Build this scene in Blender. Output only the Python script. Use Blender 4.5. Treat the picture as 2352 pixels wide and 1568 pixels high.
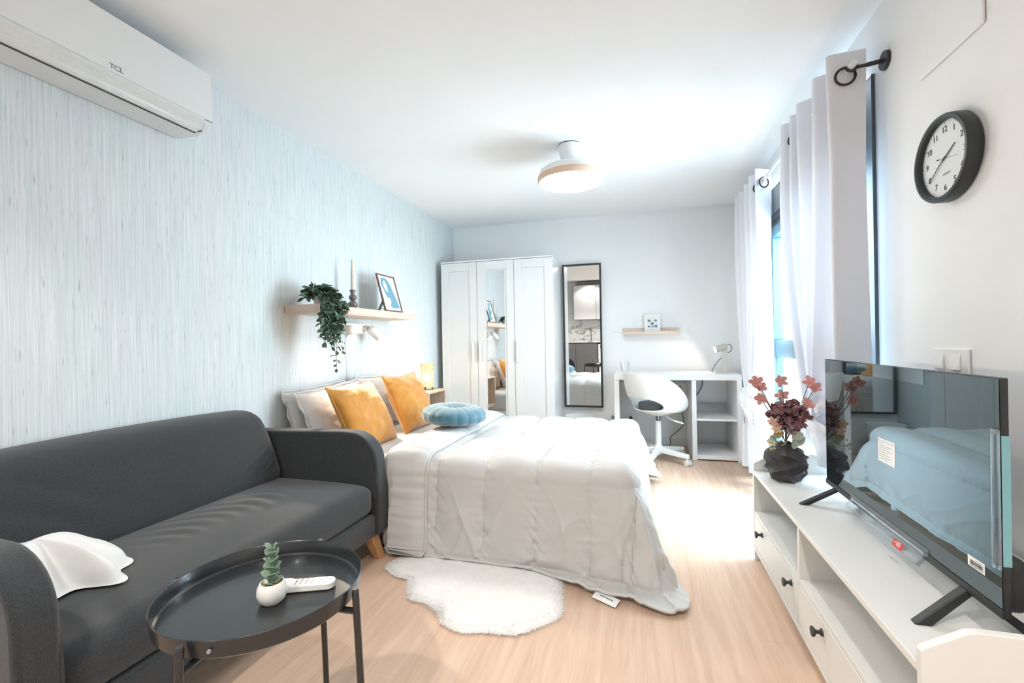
import bpy, bmesh, math, random
import numpy as np
from mathutils import Vector, Matrix
for _o in list(bpy.data.objects): bpy.data.objects.remove(_o)
SC = bpy.context.scene
C = SC.collection
PI = math.pi
rnd = random.Random(7)

# ------------------------------------------------------------------ camera, world, exposure
cam_d = bpy.data.cameras.new('camera'); cam = bpy.data.objects.new('camera', cam_d); C.objects.link(cam)
cam_d.sensor_width = 36.0; cam_d.sensor_fit = 'HORIZONTAL'
cam_d.lens = 36.0 * 1042.1 / 2352.0
cam_d.clip_start = 0.03; cam_d.clip_end = 60
_yaw, _roll = math.radians(15.92), math.radians(1.0)
_f = Vector((-math.sin(_yaw), math.cos(_yaw), -0.0006)).normalized()
_r0 = Vector((math.cos(_yaw), math.sin(_yaw), 0)); _u0 = _r0.cross(_f)
ROLLSIGN = 1
_r = _r0 * math.cos(_roll) - _u0 * math.sin(_roll) * ROLLSIGN
_u = _r.cross(_f)
m = Matrix((( _r.x, _u.x, -_f.x, 0), (_r.y, _u.y, -_f.y, 0), (_r.z, _u.z, -_f.z, 1.073), (0, 0, 0, 1)))
cam.matrix_world = m
SC.camera = cam

W = bpy.data.worlds.new('world'); SC.world = W; W.use_nodes = True
_bg = W.node_tree.nodes['Background']; _bg.inputs[0].default_value = (0.90, 0.965, 1.0, 1); _bg.inputs[1].default_value = 1.6
SC.view_settings.view_transform = 'Standard'; SC.view_settings.look = 'None'
SC.view_settings.gamma = 1.0; SC.view_settings.use_curve_mapping = False
SC.view_settings.exposure = 2.24
LAMP_POWER = 9.0      # emission of the ceiling lamp's diffuser
DOWN_W = 22.0         # recessed kitchen downlights

def area(name, loc, rot, sx, sy, power, col, portal=False, spread=None):
    d = bpy.data.lights.new(name, 'AREA'); d.shape = 'RECTANGLE'; d.size = sx; d.size_y = sy
    d.energy = power; d.color = col
    if spread: d.spread = spread
    if portal: d.cycles.is_portal = True
    o = bpy.data.objects.new(name, d); o.location = loc; o.rotation_euler = rot; C.objects.link(o)
    return o
def spot(name, loc, target, power, col, size=1.2, blend=.5, rad=.03):
    d = bpy.data.lights.new(name, 'SPOT'); d.energy = power; d.color = col; d.spot_size = size; d.spot_blend = blend
    d.shadow_soft_size = rad
    o = bpy.data.objects.new(name, d); o.location = loc
    o.rotation_euler = (Vector(target) - Vector(loc)).to_track_quat('-Z', 'Y').to_euler(); C.objects.link(o)
    return o
# daylight of the window in the right wall
area('window_portal', (1.05, 2.985, 1.08), (0, math.radians(90), 0), 2.2, 1.6, 1.0, (1, 1, 1), portal=True)
area('window_daylight', (1.36, 2.985, 1.35), (0, math.radians(62), 0), 1.9, 1.5, 46.0, (0.82, 0.93, 1.0))
for _i, (_x, _y) in enumerate([(-1.16, -.16), (-1.16, -1.2), (0.15, -.16), (0.15, -1.2)]):
    spot('downlight_beam', (_x, _y, 2.352), (_x, _y, 0), DOWN_W * (1.0 if _y > -.5 else .30), (1.0, 0.95, 0.89), 2.2, .35, .04)

# ------------------------------------------------------------------ helpers
def smooth(t): t = np.clip(t, 0, 1); return t * t * (3 - 2 * t)
def vnoise(x, y, z=0.0, seed=0):
    x, y, z = np.broadcast_arrays(np.asarray(x, float), np.asarray(y, float), np.asarray(z, float))
    xi, yi, zi = np.floor(x), np.floor(y), np.floor(z); fx, fy, fz = x - xi, y - yi, z - zi
    fx, fy, fz = [t * t * (3 - 2 * t) for t in (fx, fy, fz)]
    def h(i, j, k):
        v = np.sin(i * 127.1 + j * 311.7 + k * 74.7 + seed * 53.3) * 43758.5453
        return v - np.floor(v)
    r = 0
    for a in (0, 1):
        for b in (0, 1):
            for c in (0, 1):
                r = r + h(xi + a, yi + b, zi + c) * (fx if a else 1 - fx) * (fy if b else 1 - fy) * (fz if c else 1 - fz)
    return r * 2 - 1
def fbm(x, y, z=0.0, o=3, seed=0):
    r = 0; a = 1.0
    for i in range(o): r = r + a * vnoise(x * 2 ** i, y * 2 ** i, np.asarray(z) * 2 ** i, seed + i); a *= .5
    return r

def cr(pts, n=8):
    P = [np.array(p, float) for p in pts]; P = [2 * P[0] - P[1]] + P + [2 * P[-1] - P[-2]]; out = []
    for i in range(1, len(P) - 2):
        p0, p1, p2, p3 = P[i - 1:i + 3]
        for j in range(n):
            t = j / n; out.append(tuple(.5 * ((2 * p1) + (-p0 + p2) * t + (2 * p0 - 5 * p1 + 4 * p2 - p3) * t * t + (-p0 + 3 * p1 - 3 * p2 + p3) * t ** 3)))
    return out + [tuple(P[-2])]
class MB:
    def __init__(s): s.v = []; s.f = []
    def add(s, vs, fs):
        n = len(s.v); s.v += [tuple(map(float, p)) for p in vs]; s.f += [tuple(i + n for i in f) for f in fs]; return s
    def box(s, x0, x1, y0, y1, z0, z1):
        if x0 > x1: x0, x1 = x1, x0
        if y0 > y1: y0, y1 = y1, y0
        if z0 > z1: z0, z1 = z1, z0
        return s.add([(x0,y0,z0),(x1,y0,z0),(x1,y1,z0),(x0,y1,z0),(x0,y0,z1),(x1,y0,z1),(x1,y1,z1),(x0,y1,z1)],
                     [(3,2,1,0),(4,5,6,7),(0,1,5,4),(1,2,6,5),(2,3,7,6),(3,0,4,7)])
    def prism(s, pts, n, d0, d1, axis='y'):
        # pts 2D outline; extruded along axis. axis y: (x,z); axis x: (y,z); axis z: (x,y)
        def P(a, b, d): return {'y': (a, d, b), 'x': (d, a, b), 'z': (a, b, d)}[axis]
        k = len(pts); vs = [P(a, b, d0) for a, b in pts] + [P(a, b, d1) for a, b in pts]
        fs = [tuple(range(k)), tuple(range(2 * k - 1, k - 1, -1))] + [(i + k, (i + 1) % k + k, (i + 1) % k, i) for i in range(k)]
        return s.add(vs, fs)
    def cyl(s, p0, p1, r0, r1=None, n=20, caps=True):
        return s.tube([p0, p1], [r0, r0 if r1 is None else r1], n, caps)
    def tube(s, pts, r, n=10, caps=True):
        pts = [Vector(p) for p in pts]; k = len(pts)
        if not hasattr(r, '__len__'): r = [r] * k
        d = (pts[1] - pts[0]).normalized(); up = Vector((0, 0, 1)) if abs(d.z) < .9 else Vector((1, 0, 0))
        a = d.cross(up).normalized(); vs = []
        for i, p in enumerate(pts):
            t = (pts[min(i + 1, k - 1)] - pts[max(i - 1, 0)]).normalized()
            a = (a - t * a.dot(t)).normalized(); b = t.cross(a)
            for j in range(n):
                w = 2 * PI * j / n; vs.append(p + (a * math.cos(w) + b * math.sin(w)) * r[i])
        fs = [(i*n+j, i*n+(j+1)%n, (i+1)*n+(j+1)%n, (i+1)*n+j) for i in range(k-1) for j in range(n)]
        if caps: fs += [tuple(range(n-1, -1, -1)), tuple(range((k-1)*n, k*n))]
        return s.add(vs, fs)
    def lathe(s, prof, c, n=40, M=None):
        # prof: (r,z) list; closed at r=0 ends
        vs = []; k = len(prof)
        for r, z in prof:
            for j in range(n):
                w = 2 * PI * j / n; p = Vector((r * math.cos(w), r * math.sin(w), z))
                if M is not None: p = M @ p
                vs.append(p + Vector(c))
        fs = [(i*n+j, i*n+(j+1)%n, (i+1)*n+(j+1)%n, (i+1)*n+j) for i in range(k-1) for j in range(n)]
        fs += [tuple(range(n-1, -1, -1)), tuple(range((k-1)*n, k*n))]
        return s.add(vs, fs)
    def grid(s, P, cu=False, cv=False):
        # P array (nu,nv,3)
        nu, nv = P.shape[:2]; vs = P.reshape(-1, 3); fs = []
        for i in range(nu if cu else nu - 1):
            for j in range(nv if cv else nv - 1):
                i2, j2 = (i + 1) % nu, (j + 1) % nv
                fs.append((i*nv+j, i2*nv+j, i2*nv+j2, i*nv+j2))
        return s.add(vs, fs)
    def rbox(s, x0, x1, y0, y1, z0, z1, r, n=8, fn=None):
        c = np.array([(x0+x1)/2, (y0+y1)/2, (z0+z1)/2]); h = np.array([(x1-x0)/2, (y1-y0)/2, (z1-z0)/2])
        if not hasattr(n, '__len__'): n = (n, n, n)
        for ax in range(3):
            for sg in (-1, 1):
                u, v = [(1, 2), (2, 0), (0, 1)][ax]
                def lin(k, hh):
                    rr = min(r, hh); e = np.linspace(0, 1, 5)[:-1]
                    a = -hh + rr * (1 - np.cos(e * PI / 2)) if rr > 0 else []
                    mid = np.linspace(-hh + rr, hh - rr, max(2, k))
                    return np.concatenate([a, mid, -a[::-1]])
                U, V = np.meshgrid(lin(n[u], h[u]), lin(n[v], h[v]), indexing='ij')
                P = np.zeros(U.shape + (3,)); P[..., u] = U; P[..., v] = V; P[..., ax] = sg * h[ax]
                rr = np.minimum(r, h)
                Q = np.clip(P, -(h - rr), h - rr); D = (P - Q) / rr
                L = np.linalg.norm(D, axis=-1, keepdims=True); D = D / np.maximum(L, 1e-9)
                P = Q + D * rr + c
                if fn: P = fn(P)
                if sg < 0: P = P[::-1]
                s.grid(P)
        s.merge = True
        return s
    def build(s, name, mat, parent=None, sm=True, bevel=0, seg=2, sub=0, solid=0, merge=False, off=-1, keep=False):
        me = bpy.data.meshes.new(name)
        o0 = Vector(ORG.get(parent.name, (0, 0, 0))) if parent else Vector((0, 0, 0))
        me.from_pydata([Vector(p) - o0 for p in s.v], [], s.f)
        if merge or getattr(s, 'merge', False):
            bm = bmesh.new(); bm.from_mesh(me); bmesh.ops.remove_doubles(bm, verts=bm.verts, dist=1e-5); bm.to_mesh(me); bm.free()
        if not keep: bm = bmesh.new(); bm.from_mesh(me); bmesh.ops.recalc_face_normals(bm, faces=bm.faces); bm.to_mesh(me); bm.free()
        me.materials.append(mat)
        for p in me.polygons: p.use_smooth = sm
        o = bpy.data.objects.new(name, me); C.objects.link(o)
        if parent: o.parent = parent; ORG[o.name] = tuple(o0)
        else: ORG[o.name] = (0, 0, 0)
        if solid:
            k = o.modifiers.new('solid', 'SOLIDIFY'); k.thickness = solid; k.offset = off
        if bevel:
            k = o.modifiers.new('bevel', 'BEVEL'); k.width = bevel; k.segments = seg; k.limit_method = 'ANGLE'; k.angle_limit = .6
            k.harden_normals = False
        if sub:
            k = o.modifiers.new('sub', 'SUBSURF'); k.levels = sub; k.render_levels = sub
        if sm and not sub:
            try: me.set_sharp_from_angle(angle=.7)
            except Exception: pass
        return o
ORG = {}
def thing(name, label, cat, loc=(0, 0, 0), group=None):
    o = bpy.data.objects.new(name, None); C.objects.link(o); o.location = loc; o.empty_display_size = .05
    ORG[o.name] = tuple(loc); o['label'] = label; o['category'] = cat
    if group: o['group'] = group
    return o
def tag(o, label, cat, group=None, kind=None):
    o['label'] = label; o['category'] = cat
    if group: o['group'] = group
    if kind: o['kind'] = kind
    return o
def struct(o): o['kind'] = 'structure'; return o
def textpart(name, txt, size, org, xd, yd, mat, parent, ext=.0004, align='CENTER', bold=0):
    cu = bpy.data.curves.new(name, 'FONT'); cu.body = txt; cu.size = size; cu.extrude = ext
    cu.align_x = align; cu.align_y = 'CENTER'; cu.offset = bold
    to = bpy.data.objects.new('tmp', cu); C.objects.link(to); bpy.context.view_layer.update()
    me = bpy.data.meshes.new_from_object(to.evaluated_get(bpy.context.evaluated_depsgraph_get()))
    bpy.data.objects.remove(to)
    X, Y = Vector(xd).normalized(), Vector(yd).normalized(); Z = X.cross(Y); O = Vector(org)
    b = MB(); b.add([O + X * v.co.x + Y * v.co.y + Z * v.co.z for v in me.vertices], [tuple(p.vertices) for p in me.polygons])
    bpy.data.meshes.remove(me)
    return b.build(name, mat, parent, sm=False)

# ------------------------------------------------------------------ materials
def newmat(name):
    m = bpy.data.materials.new(name); m.use_nodes = True; nt = m.node_tree
    return m, nt, nt.nodes['Principled BSDF']
def mat(name, col, rough=.5, var=.04, scale=30, bump=0, metal=0, spec=.5, emit=None, es=0, trans=0, ior=1.45, alpha=1, coat=0, sheen=0, stretch=(1,1,1), bscale=None):
    m, nt, b = newmat(name); N, L = nt.nodes, nt.links
    c = (*col, 1)
    tc = N.new('ShaderNodeTexCoord'); mp = N.new('ShaderNodeMapping'); mp.inputs['Scale'].default_value = stretch
    L.new(tc.outputs['Object'], mp.inputs[0])
    nz = N.new('ShaderNodeTexNoise'); nz.inputs['Scale'].default_value = scale; nz.inputs['Detail'].default_value = 5
    L.new(mp.outputs[0], nz.inputs['Vector'])
    cr = N.new('ShaderNodeValToRGB')
    cr.color_ramp.elements[0].position = .3; cr.color_ramp.elements[1].position = .7
    cr.color_ramp.elements[0].color = tuple(x * (1 - var) for x in col) + (1,)
    cr.color_ramp.elements[1].color = tuple(min(1, x * (1 + var)) for x in col) + (1,)
    L.new(nz.outputs['Fac'], cr.inputs[0]); L.new(cr.outputs[0], b.inputs['Base Color'])
    b.inputs['Roughness'].default_value = rough; b.inputs['Metallic'].default_value = metal
    b.inputs['Specular IOR Level'].default_value = spec; b.inputs['IOR'].default_value = ior
    if trans: b.inputs['Transmission Weight'].default_value = trans
    if alpha < 1: b.inputs['Alpha'].default_value = alpha
    if coat: b.inputs['Coat Weight'].default_value = coat
    if sheen: b.inputs['Sheen Weight'].default_value = sheen
    if emit: b.inputs['Emission Color'].default_value = (*emit, 1); b.inputs['Emission Strength'].default_value = es
    if bump:
        n2 = nz
        if bscale:
            n2 = N.new('ShaderNodeTexNoise'); n2.inputs['Scale'].default_value = bscale; n2.inputs['Detail'].default_value = 4
            L.new(mp.outputs[0], n2.inputs['Vector'])
        bp = N.new('ShaderNodeBump'); bp.inputs['Strength'].default_value = bump; bp.inputs['Distance'].default_value = .004
        L.new(n2.outputs['Fac'], bp.inputs['Height']); L.new(bp.outputs[0], b.inputs['Normal'])
    return m
def wallpaper():
    m, nt, b = newmat('grasscloth_wallpaper'); N, L = nt.nodes, nt.links
    tc = N.new('ShaderNodeTexCoord')
    def layer(sc, scale, det=4):
        mp = N.new('ShaderNodeMapping'); mp.inputs['Scale'].default_value = sc; L.new(tc.outputs['Object'], mp.inputs[0])
        n = N.new('ShaderNodeTexNoise'); n.inputs['Scale'].default_value = scale; n.inputs['Detail'].default_value = det
        L.new(mp.outputs[0], n.inputs['Vector']); return n
    fine = layer((1, 260, 4.0), 1.0); mid = layer((1, 110, 2.2), 1.0, 3); big = layer((1, 6, 1.2), 1.0, 2)
    slub = layer((1, 150, 11), 1.0, 2)
    r1 = N.new('ShaderNodeValToRGB'); e = r1.color_ramp.elements
    e[0].position = .30; e[0].color = (.54, .585, .60, 1); e[1].position = .60; e[1].color = (.75, .772, .775, 1)
    mx = N.new('ShaderNodeMath'); mx.operation = 'MULTIPLY_ADD'; mx.inputs[1].default_value = .55
    ad = N.new('ShaderNodeMath'); ad.operation = 'MULTIPLY'; ad.inputs[1].default_value = .45
    L.new(mid.outputs['Fac'], ad.inputs[0]); L.new(fine.outputs['Fac'], mx.inputs[0]); L.new(ad.outputs[0], mx.inputs[2])
    L.new(mx.outputs[0], r1.inputs[0])
    # blue/green tint bands
    r2 = N.new('ShaderNodeValToRGB'); e = r2.color_ramp.elements
    e[0].position = .35; e[0].color = (.95, 1.0, .99, 1); e[1].position = .65; e[1].color = (.98, .975, 1.0, 1)
    L.new(big.outputs['Fac'], r2.inputs[0])
    mu = N.new('ShaderNodeMixRGB'); mu.blend_type = 'MULTIPLY'; mu.inputs[0].default_value = 1
    L.new(r1.outputs[0], mu.inputs[1]); L.new(r2.outputs[0], mu.inputs[2])
    # dark slubs
    r3 = N.new('ShaderNodeValToRGB'); e = r3.color_ramp.elements
    e[0].position = .64; e[0].color = (0, 0, 0, 1); e[1].position = .74; e[1].color = (.75, .75, .75, 1)
    L.new(slub.outputs['Fac'], r3.inputs[0])
    m2 = N.new('ShaderNodeMixRGB'); m2.inputs[2].default_value = (.33, .38, .38, 1)
    L.new(r3.outputs[0], m2.inputs[0]); L.new(mu.outputs[0], m2.inputs[1])
    L.new(m2.outputs[0], b.inputs['Base Color']); b.inputs['Roughness'].default_value = .75
    bp = N.new('ShaderNodeBump'); bp.inputs['Strength'].default_value = .35; bp.inputs['Distance'].default_value = .002
    L.new(mx.outputs[0], bp.inputs['Height']); L.new(bp.outputs[0], b.inputs['Normal'])
    return m
def wood(name, c1, c2, rough=.45, axis='y', planks=False, scale=1.0):
    m, nt, b = newmat(name); N, L = nt.nodes, nt.links
    tc = N.new('ShaderNodeTexCoord'); mp = N.new('ShaderNodeMapping')
    st = {'y': (18, 1.1, 18), 'x': (1.1, 18, 18), 'z': (18, 18, 1.1)}[axis]
    mp.inputs['Scale'].default_value = tuple(a * scale for a in st); L.new(tc.outputs['Object'], mp.inputs[0])
    nz = N.new('ShaderNodeTexNoise'); nz.inputs['Scale'].default_value = 1.6; nz.inputs['Detail'].default_value = 8; nz.inputs['Roughness'].default_value = .65
    nz.inputs['Distortion'].default_value = .6
    L.new(mp.outputs[0], nz.inputs['Vector'])
    cr = N.new('ShaderNodeValToRGB'); e = cr.color_ramp.elements
    e[0].position = .32; e[0].color = (*c1, 1); e[1].position = .66; e[1].color = (*c2, 1)
    L.new(nz.outputs['Fac'], cr.inputs[0]); out = cr.outputs[0]
    if planks:
        mp2 = N.new('ShaderNodeMapping'); mp2.inputs['Rotation'].default_value = (0, 0, PI / 2)
        L.new(tc.outputs['Object'], mp2.inputs[0])
        br = N.new('ShaderNodeTexBrick'); br.inputs['Scale'].default_value = 1; br.offset = .37
        br.inputs['Brick Width'].default_value = 1.3; br.inputs['Row Height'].default_value = .195
        br.inputs['Mortar Size'].default_value = .0012; br.inputs['Mortar Smooth'].default_value = .3
        br.inputs['Color1'].default_value = (.97, .97, .97, 1); br.inputs['Color2'].default_value = (1.0, 1.0, 1.0, 1)
        br.inputs['Mortar'].default_value = (.87, .84, .82, 1); br.inputs['Bias'].default_value = 0
        L.new(mp2.outputs[0], br.inputs['Vector'])
        mu = N.new('ShaderNodeMixRGB'); mu.blend_type = 'MULTIPLY'; mu.inputs[0].default_value = 1
        L.new(out, mu.inputs[1]); L.new(br.outputs['Color'], mu.inputs[2]); out = mu.outputs[0]
    L.new(out, b.inputs['Base Color']); b.inputs['Roughness'].default_value = rough
    bp = N.new('ShaderNodeBump'); bp.inputs['Strength'].default_value = .08; bp.inputs['Distance'].default_value = .002
    L.new(nz.outputs['Fac'], bp.inputs['Height']); L.new(bp.outputs[0], b.inputs['Normal'])
    return m
def marble():
    m, nt, b = newmat('veined_marble'); N, L = nt.nodes, nt.links
    tc = N.new('ShaderNodeTexCoord'); mp = N.new('ShaderNodeMapping'); mp.inputs['Rotation'].default_value = (0, .7, 0)
    mp.inputs['Scale'].default_value = (1.2, 1, 3.2); L.new(tc.outputs['Object'], mp.inputs[0])
    n = N.new('ShaderNodeTexNoise'); n.inputs['Scale'].default_value = 1.4; n.inputs['Detail'].default_value = 6; n.inputs['Distortion'].default_value = .8
    L.new(mp.outputs[0], n.inputs['Vector'])
    s = N.new('ShaderNodeMath'); s.operation = 'SUBTRACT'; s.inputs[1].default_value = .5; L.new(n.outputs['Fac'], s.inputs[0])
    a = N.new('ShaderNodeMath'); a.operation = 'ABSOLUTE'; L.new(s.outputs[0], a.inputs[0])
    cr = N.new('ShaderNodeValToRGB'); e = cr.color_ramp.elements
    e[0].position = 0; e[0].color = (.22, .21, .21, 1); e[1].position = .022; e[1].color = (.8, .79, .78, 1)
    L.new(a.outputs[0], cr.inputs[0]); L.new(cr.outputs[0], b.inputs['Base Color']); b.inputs['Roughness'].default_value = .15
    return m
def curtain_mat():
    m, nt, b = newmat('sheer_white_curtain'); N, L = nt.nodes, nt.links
    b.inputs['Base Color'].default_value = (.78, .80, .86, 1); b.inputs['Roughness'].default_value = .9
    tr = N.new('ShaderNodeBsdfTranslucent'); tr.inputs[0].default_value = (.86, .90, .98, 1)
    mx = N.new('ShaderNodeMixShader'); mx.inputs[0].default_value = .030
    tc = N.new('ShaderNodeTexCoord'); nz = N.new('ShaderNodeTexNoise'); nz.inputs['Scale'].default_value = 500
    L.new(tc.outputs['Object'], nz.inputs['Vector'])
    bp = N.new('ShaderNodeBump'); bp.inputs['Strength'].default_value = .15; bp.inputs['Distance'].default_value = .001
    L.new(nz.outputs['Fac'], bp.inputs['Height']); L.new(bp.outputs[0], b.inputs['Normal'])
    L.new(b.outputs[0], mx.inputs[1]); L.new(tr.outputs[0], mx.inputs[2])
    L.new(mx.outputs[0], N['Material Output'].inputs[0]); return m
def glass_mat(name, col=(.93, .98, 1), fac=.1):
    # thin clear pane: mostly transparent, a little gloss
    m, nt, b = newmat(name); N, L = nt.nodes, nt.links
    t = N.new('ShaderNodeBsdfTransparent'); t.inputs[0].default_value = (*col, 1)
    g = N.new('ShaderNodeBsdfGlossy'); g.inputs['Roughness'].default_value = .03
    fr = N.new('ShaderNodeLayerWeight'); fr.inputs[0].default_value = .35
    ml = N.new('ShaderNodeMath'); ml.operation = 'MULTIPLY_ADD'; ml.inputs[1].default_value = .3; ml.inputs[2].default_value = fac * .3
    L.new(fr.outputs['Fresnel'], ml.inputs[0])
    mx = N.new('ShaderNodeMixShader'); L.new(ml.outputs[0], mx.inputs[0]); L.new(t.outputs[0], mx.inputs[1]); L.new(g.outputs[0], mx.inputs[2])
    L.new(mx.outputs[0], N['Material Output'].inputs[0]); return m

M = {}
M['wall'] = mat('white_wall_paint', (.87, .888, .90), .6, .01, 3, .05, bscale=120)
M['ceil'] = mat('white_ceiling_paint', (.91, .928, .935), .9, .01, 3, .03, bscale=120)
M['paper'] = wallpaper()
M['floor'] = wood('pale_oak_planks', (.60, .405, .285), (.735, .545, .415), .38, 'y', True)
M['skirt'] = mat('white_skirting', (.83, .84, .84), .4, .01)
M['white'] = mat('white_lacquer', (.89, .895, .895), .35, .01, 6)
M['whitegloss'] = mat('white_foil', (.74, .75, .75), .22, .01, 6)
M['cream'] = mat('white_bench_paint', (.76, .765, .745), .38, .012, 6)
M['oak'] = wood('pale_oak', (.60, .47, .385), (.72, .59, .50), .5, 'y')
M['oakx'] = wood('pale_oak_cross', (.66, .55, .46), (.76, .65, .56), .5, 'x')
M['oakd'] = wood('oak_box', (.52, .38, .27), (.66, .52, .40), .5, 'z')
M['legwood'] = wood('honey_wood', (.50, .25, .10), (.66, .38, .18), .4, 'z')
M['lampwood'] = wood('lamp_ring_wood', (.72, .50, .36), (.84, .64, .50), .5, 'x')
M['sofa'] = mat('charcoal_woven_fabric', (.030, .0345, .039), .85, .5, 420, .5, sheen=.25, bscale=600, spec=.3, stretch=(1, 1, 1))
M['sheet'] = mat('white_cotton', (.60, .595, .588), .8, .015, 12, .12, sheen=.1, bscale=60)
M['duvet'] = mat('white_satin_cotton', (.54, .53, .518), .5, .01, 10, .10, sheen=.15, bscale=35)
M['pillow'] = mat('white_pillowcase', (.66, .658, .655), .7, .015, 12, .25, bscale=22)
M['orange'] = mat('mustard_velvet', (.54, .225, .028), .75, .10, 14, .25, sheen=.5, bscale=200)
M['blue'] = mat('dusty_blue_velvet', (.065, .165, .222), .6, .12, 14, .2, sheen=.6, bscale=150)
M['fur'] = mat('white_faux_fur', (.93, .92, .90), .95, .03, 60, .8, bscale=180)
M['throw'] = mat('white_throw', (.66, .67, .67), .8, .02, 20, .12, bscale=60)
M['mirror'] = mat('mirror_glass', (.90, .92, .92), .005, 0, 5, 0, metal=1)
M['black'] = mat('black_metal', (.018, .020, .022), .38, .1, 60)
M['tray'] = mat('black_powder_coat', (.022, .025, .028), .24, .08, 300, .04, coat=.2)
M['blackframe'] = mat('black_frame', (.02, .027, .03), .4, .1, 20)
M['winframe'] = mat('blue_grey_aluminium', (.065, .125, .155), .35, .05, 20)
M['windark'] = mat('dark_shutter_box', (.055, .075, .085), .12, .05, 20, coat=.5)
M['glass'] = glass_mat('window_glass', (.9, .97, 1.0))
M['clear'] = glass_mat('clear_film', (.97, .985, .99), .06)
M['tumbler'] = glass_mat('tumbler_glass', (.985, .99, .995), .1)
M['curtain'] = curtain_mat()
M['rod'] = mat('white_curtain_rod', (.82, .84, .84), .4)
M['ring'] = mat('bronze_eyelet', (.06, .05, .045), .35, .1, 30, metal=.6)
M['tvscreen'] = mat('dark_glossy_screen', (.010, .012, .014), .02, 0, 5, spec=.5, ior=2.15)
M['tvscreen'].node_tree.nodes['Principled BSDF'].inputs['Specular Tint'].default_value = (.70, .92, 1.0, 1)
M['tvplastic'] = mat('black_tv_plastic', (.022, .024, .026), .4, .1, 60)
M['darkgrey'] = mat('dark_grey_metal', (.035, .038, .040), .45, .05, 60)
M['clockrim'] = mat('charcoal_clock_rim', (.035, .042, .047), .4, .05, 60)
M['clockface'] = mat('pale_clock_face', (.76, .80, .82), .5, .01)
M['ink'] = mat('dark_print', (.06, .07, .075), .6, 0)
M['inkgrey'] = mat('grey_print', (.30, .33, .34), .6, 0)
M['plate'] = mat('white_switch_plastic', (.84, .84, .83), .3, .01)
M['vase'] = mat('black_ribbed_ceramic', (.060, .055, .058), .55, .15, 120, .5, spec=.35, stretch=(.2, .2, 6))
M['peony'] = mat('burgundy_petal', (.22, .085, .095), .8, .55, 28, .25, sheen=.4)
M['peony2'] = mat('mauve_petal', (.45, .23, .23), .8, .25, 28, .2, sheen=.4)
M['pink'] = mat('coral_petal', (.80, .42, .38), .8, .12, 40, .1)
M['peach'] = mat('peach_petal', (.85, .60, .48), .8, .1, 40)
M['sage'] = mat('sage_leaf', (.50, .56, .46), .7, .12, 50)
M['olive'] = mat('olive_leaf', (.32, .25, .07), .7, .2, 50)
M['stem'] = mat('dark_stem', (.10, .08, .06), .7)
M['leaf'] = mat('dark_green_leaf', (.085, .15, .095), .5, .35, 30)
M['pot'] = mat('white_ceramic_pot', (.80, .80, .77), .45, .03, 10)
M['succ'] = mat('grey_green_leaf', (.19, .28, .20), .45, .2, 30)
M['soil'] = mat('straw_gravel', (.42, .30, .18), .9, .6, 300, 1)
M['taupe'] = mat('taupe_glossy_ceramic', (.13, .105, .10), .12, .04, 10, coat=.6)
M['candle'] = mat('beige_wax', (.72, .56, .44), .5, .02)
M['brownframe'] = wood('walnut_frame', (.14, .09, .065), (.24, .165, .12), .45, 'z')
M['paperart'] = mat('white_print_paper', (.82, .83, .82), .6, .01)
M['artblue'] = mat('art_blue', (.17, .34, .42), .6, .08, 30)
M['artblue2'] = mat('art_deep_blue', (.10, .25, .34), .6, .08, 30)
M['artpeach'] = mat('art_peach', (.85, .60, .50), .6, .05)
M['spotwhite'] = mat('white_spotlight_metal', (.83, .81, .77), .35, .01)
M['bulb'] = mat('lit_bulb', (1, .95, .85), .5, 0, emit=(1, .80, .55), es=14)
M['deskbulb'] = mat('lit_desk_bulb', (1, .95, .85), .5, 0, emit=(1, .85, .68), es=4)
M['lampdisc'] = mat('lit_diffuser', (1, 1, 1), .5, 0, emit=(1, .975, .945), es=LAMP_POWER)
M['downdisc'] = mat('lit_downlight', (1, 1, 1), .5, 0, emit=(1, .86, .70), es=8)
M['weave'] = mat('woven_bamboo', (.60, .42, .22), .7, .1, 60)
M['greige'] = mat('greige_metal', (.62, .60, .55), .4, .01)
M['chair'] = mat('white_chair_plastic', (.80, .81, .80), .35, .01)
M['cushgrey'] = mat('grey_seat_felt', (.13, .14, .145), .9, .25, 200, .3)
M['chrome'] = mat('dark_chrome', (.25, .27, .28), .15, 0, metal=1)
M['basket'] = mat('white_plastic_bin', (.84, .85, .84), .35, .01)
M['kgrey'] = mat('grey_kitchen_front', (.16, .165, .17), .45, .06, 8, stretch=(8, 8, 1))
M['kwhite'] = mat('white_kitchen_front', (.72, .72, .73), .4, .01)
M['marble'] = marble()
M['red'] = mat('red_label', (.62, .03, .03), .5, .02)
M['button'] = mat('grey_button', (.35, .36, .36), .5, 0)
M['yellow'] = mat('yellow_button', (.8, .5, .05), .5, 0)
M['bluebtn'] = mat('blue_button', (.05, .25, .5), .5, 0)
M['teal'] = mat('teal_film', (.20, .42, .46), .25, .05, 15)
M['bracket'] = mat('black_bracket', (.03, .032, .035), .45, .05)
M['dshade'] = mat('dark_gap', (.02, .02, .02), .8, 0)

XL, XR, D, CH = -2.056, .924, 4.83, 2.371
YB = -1.75
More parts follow.
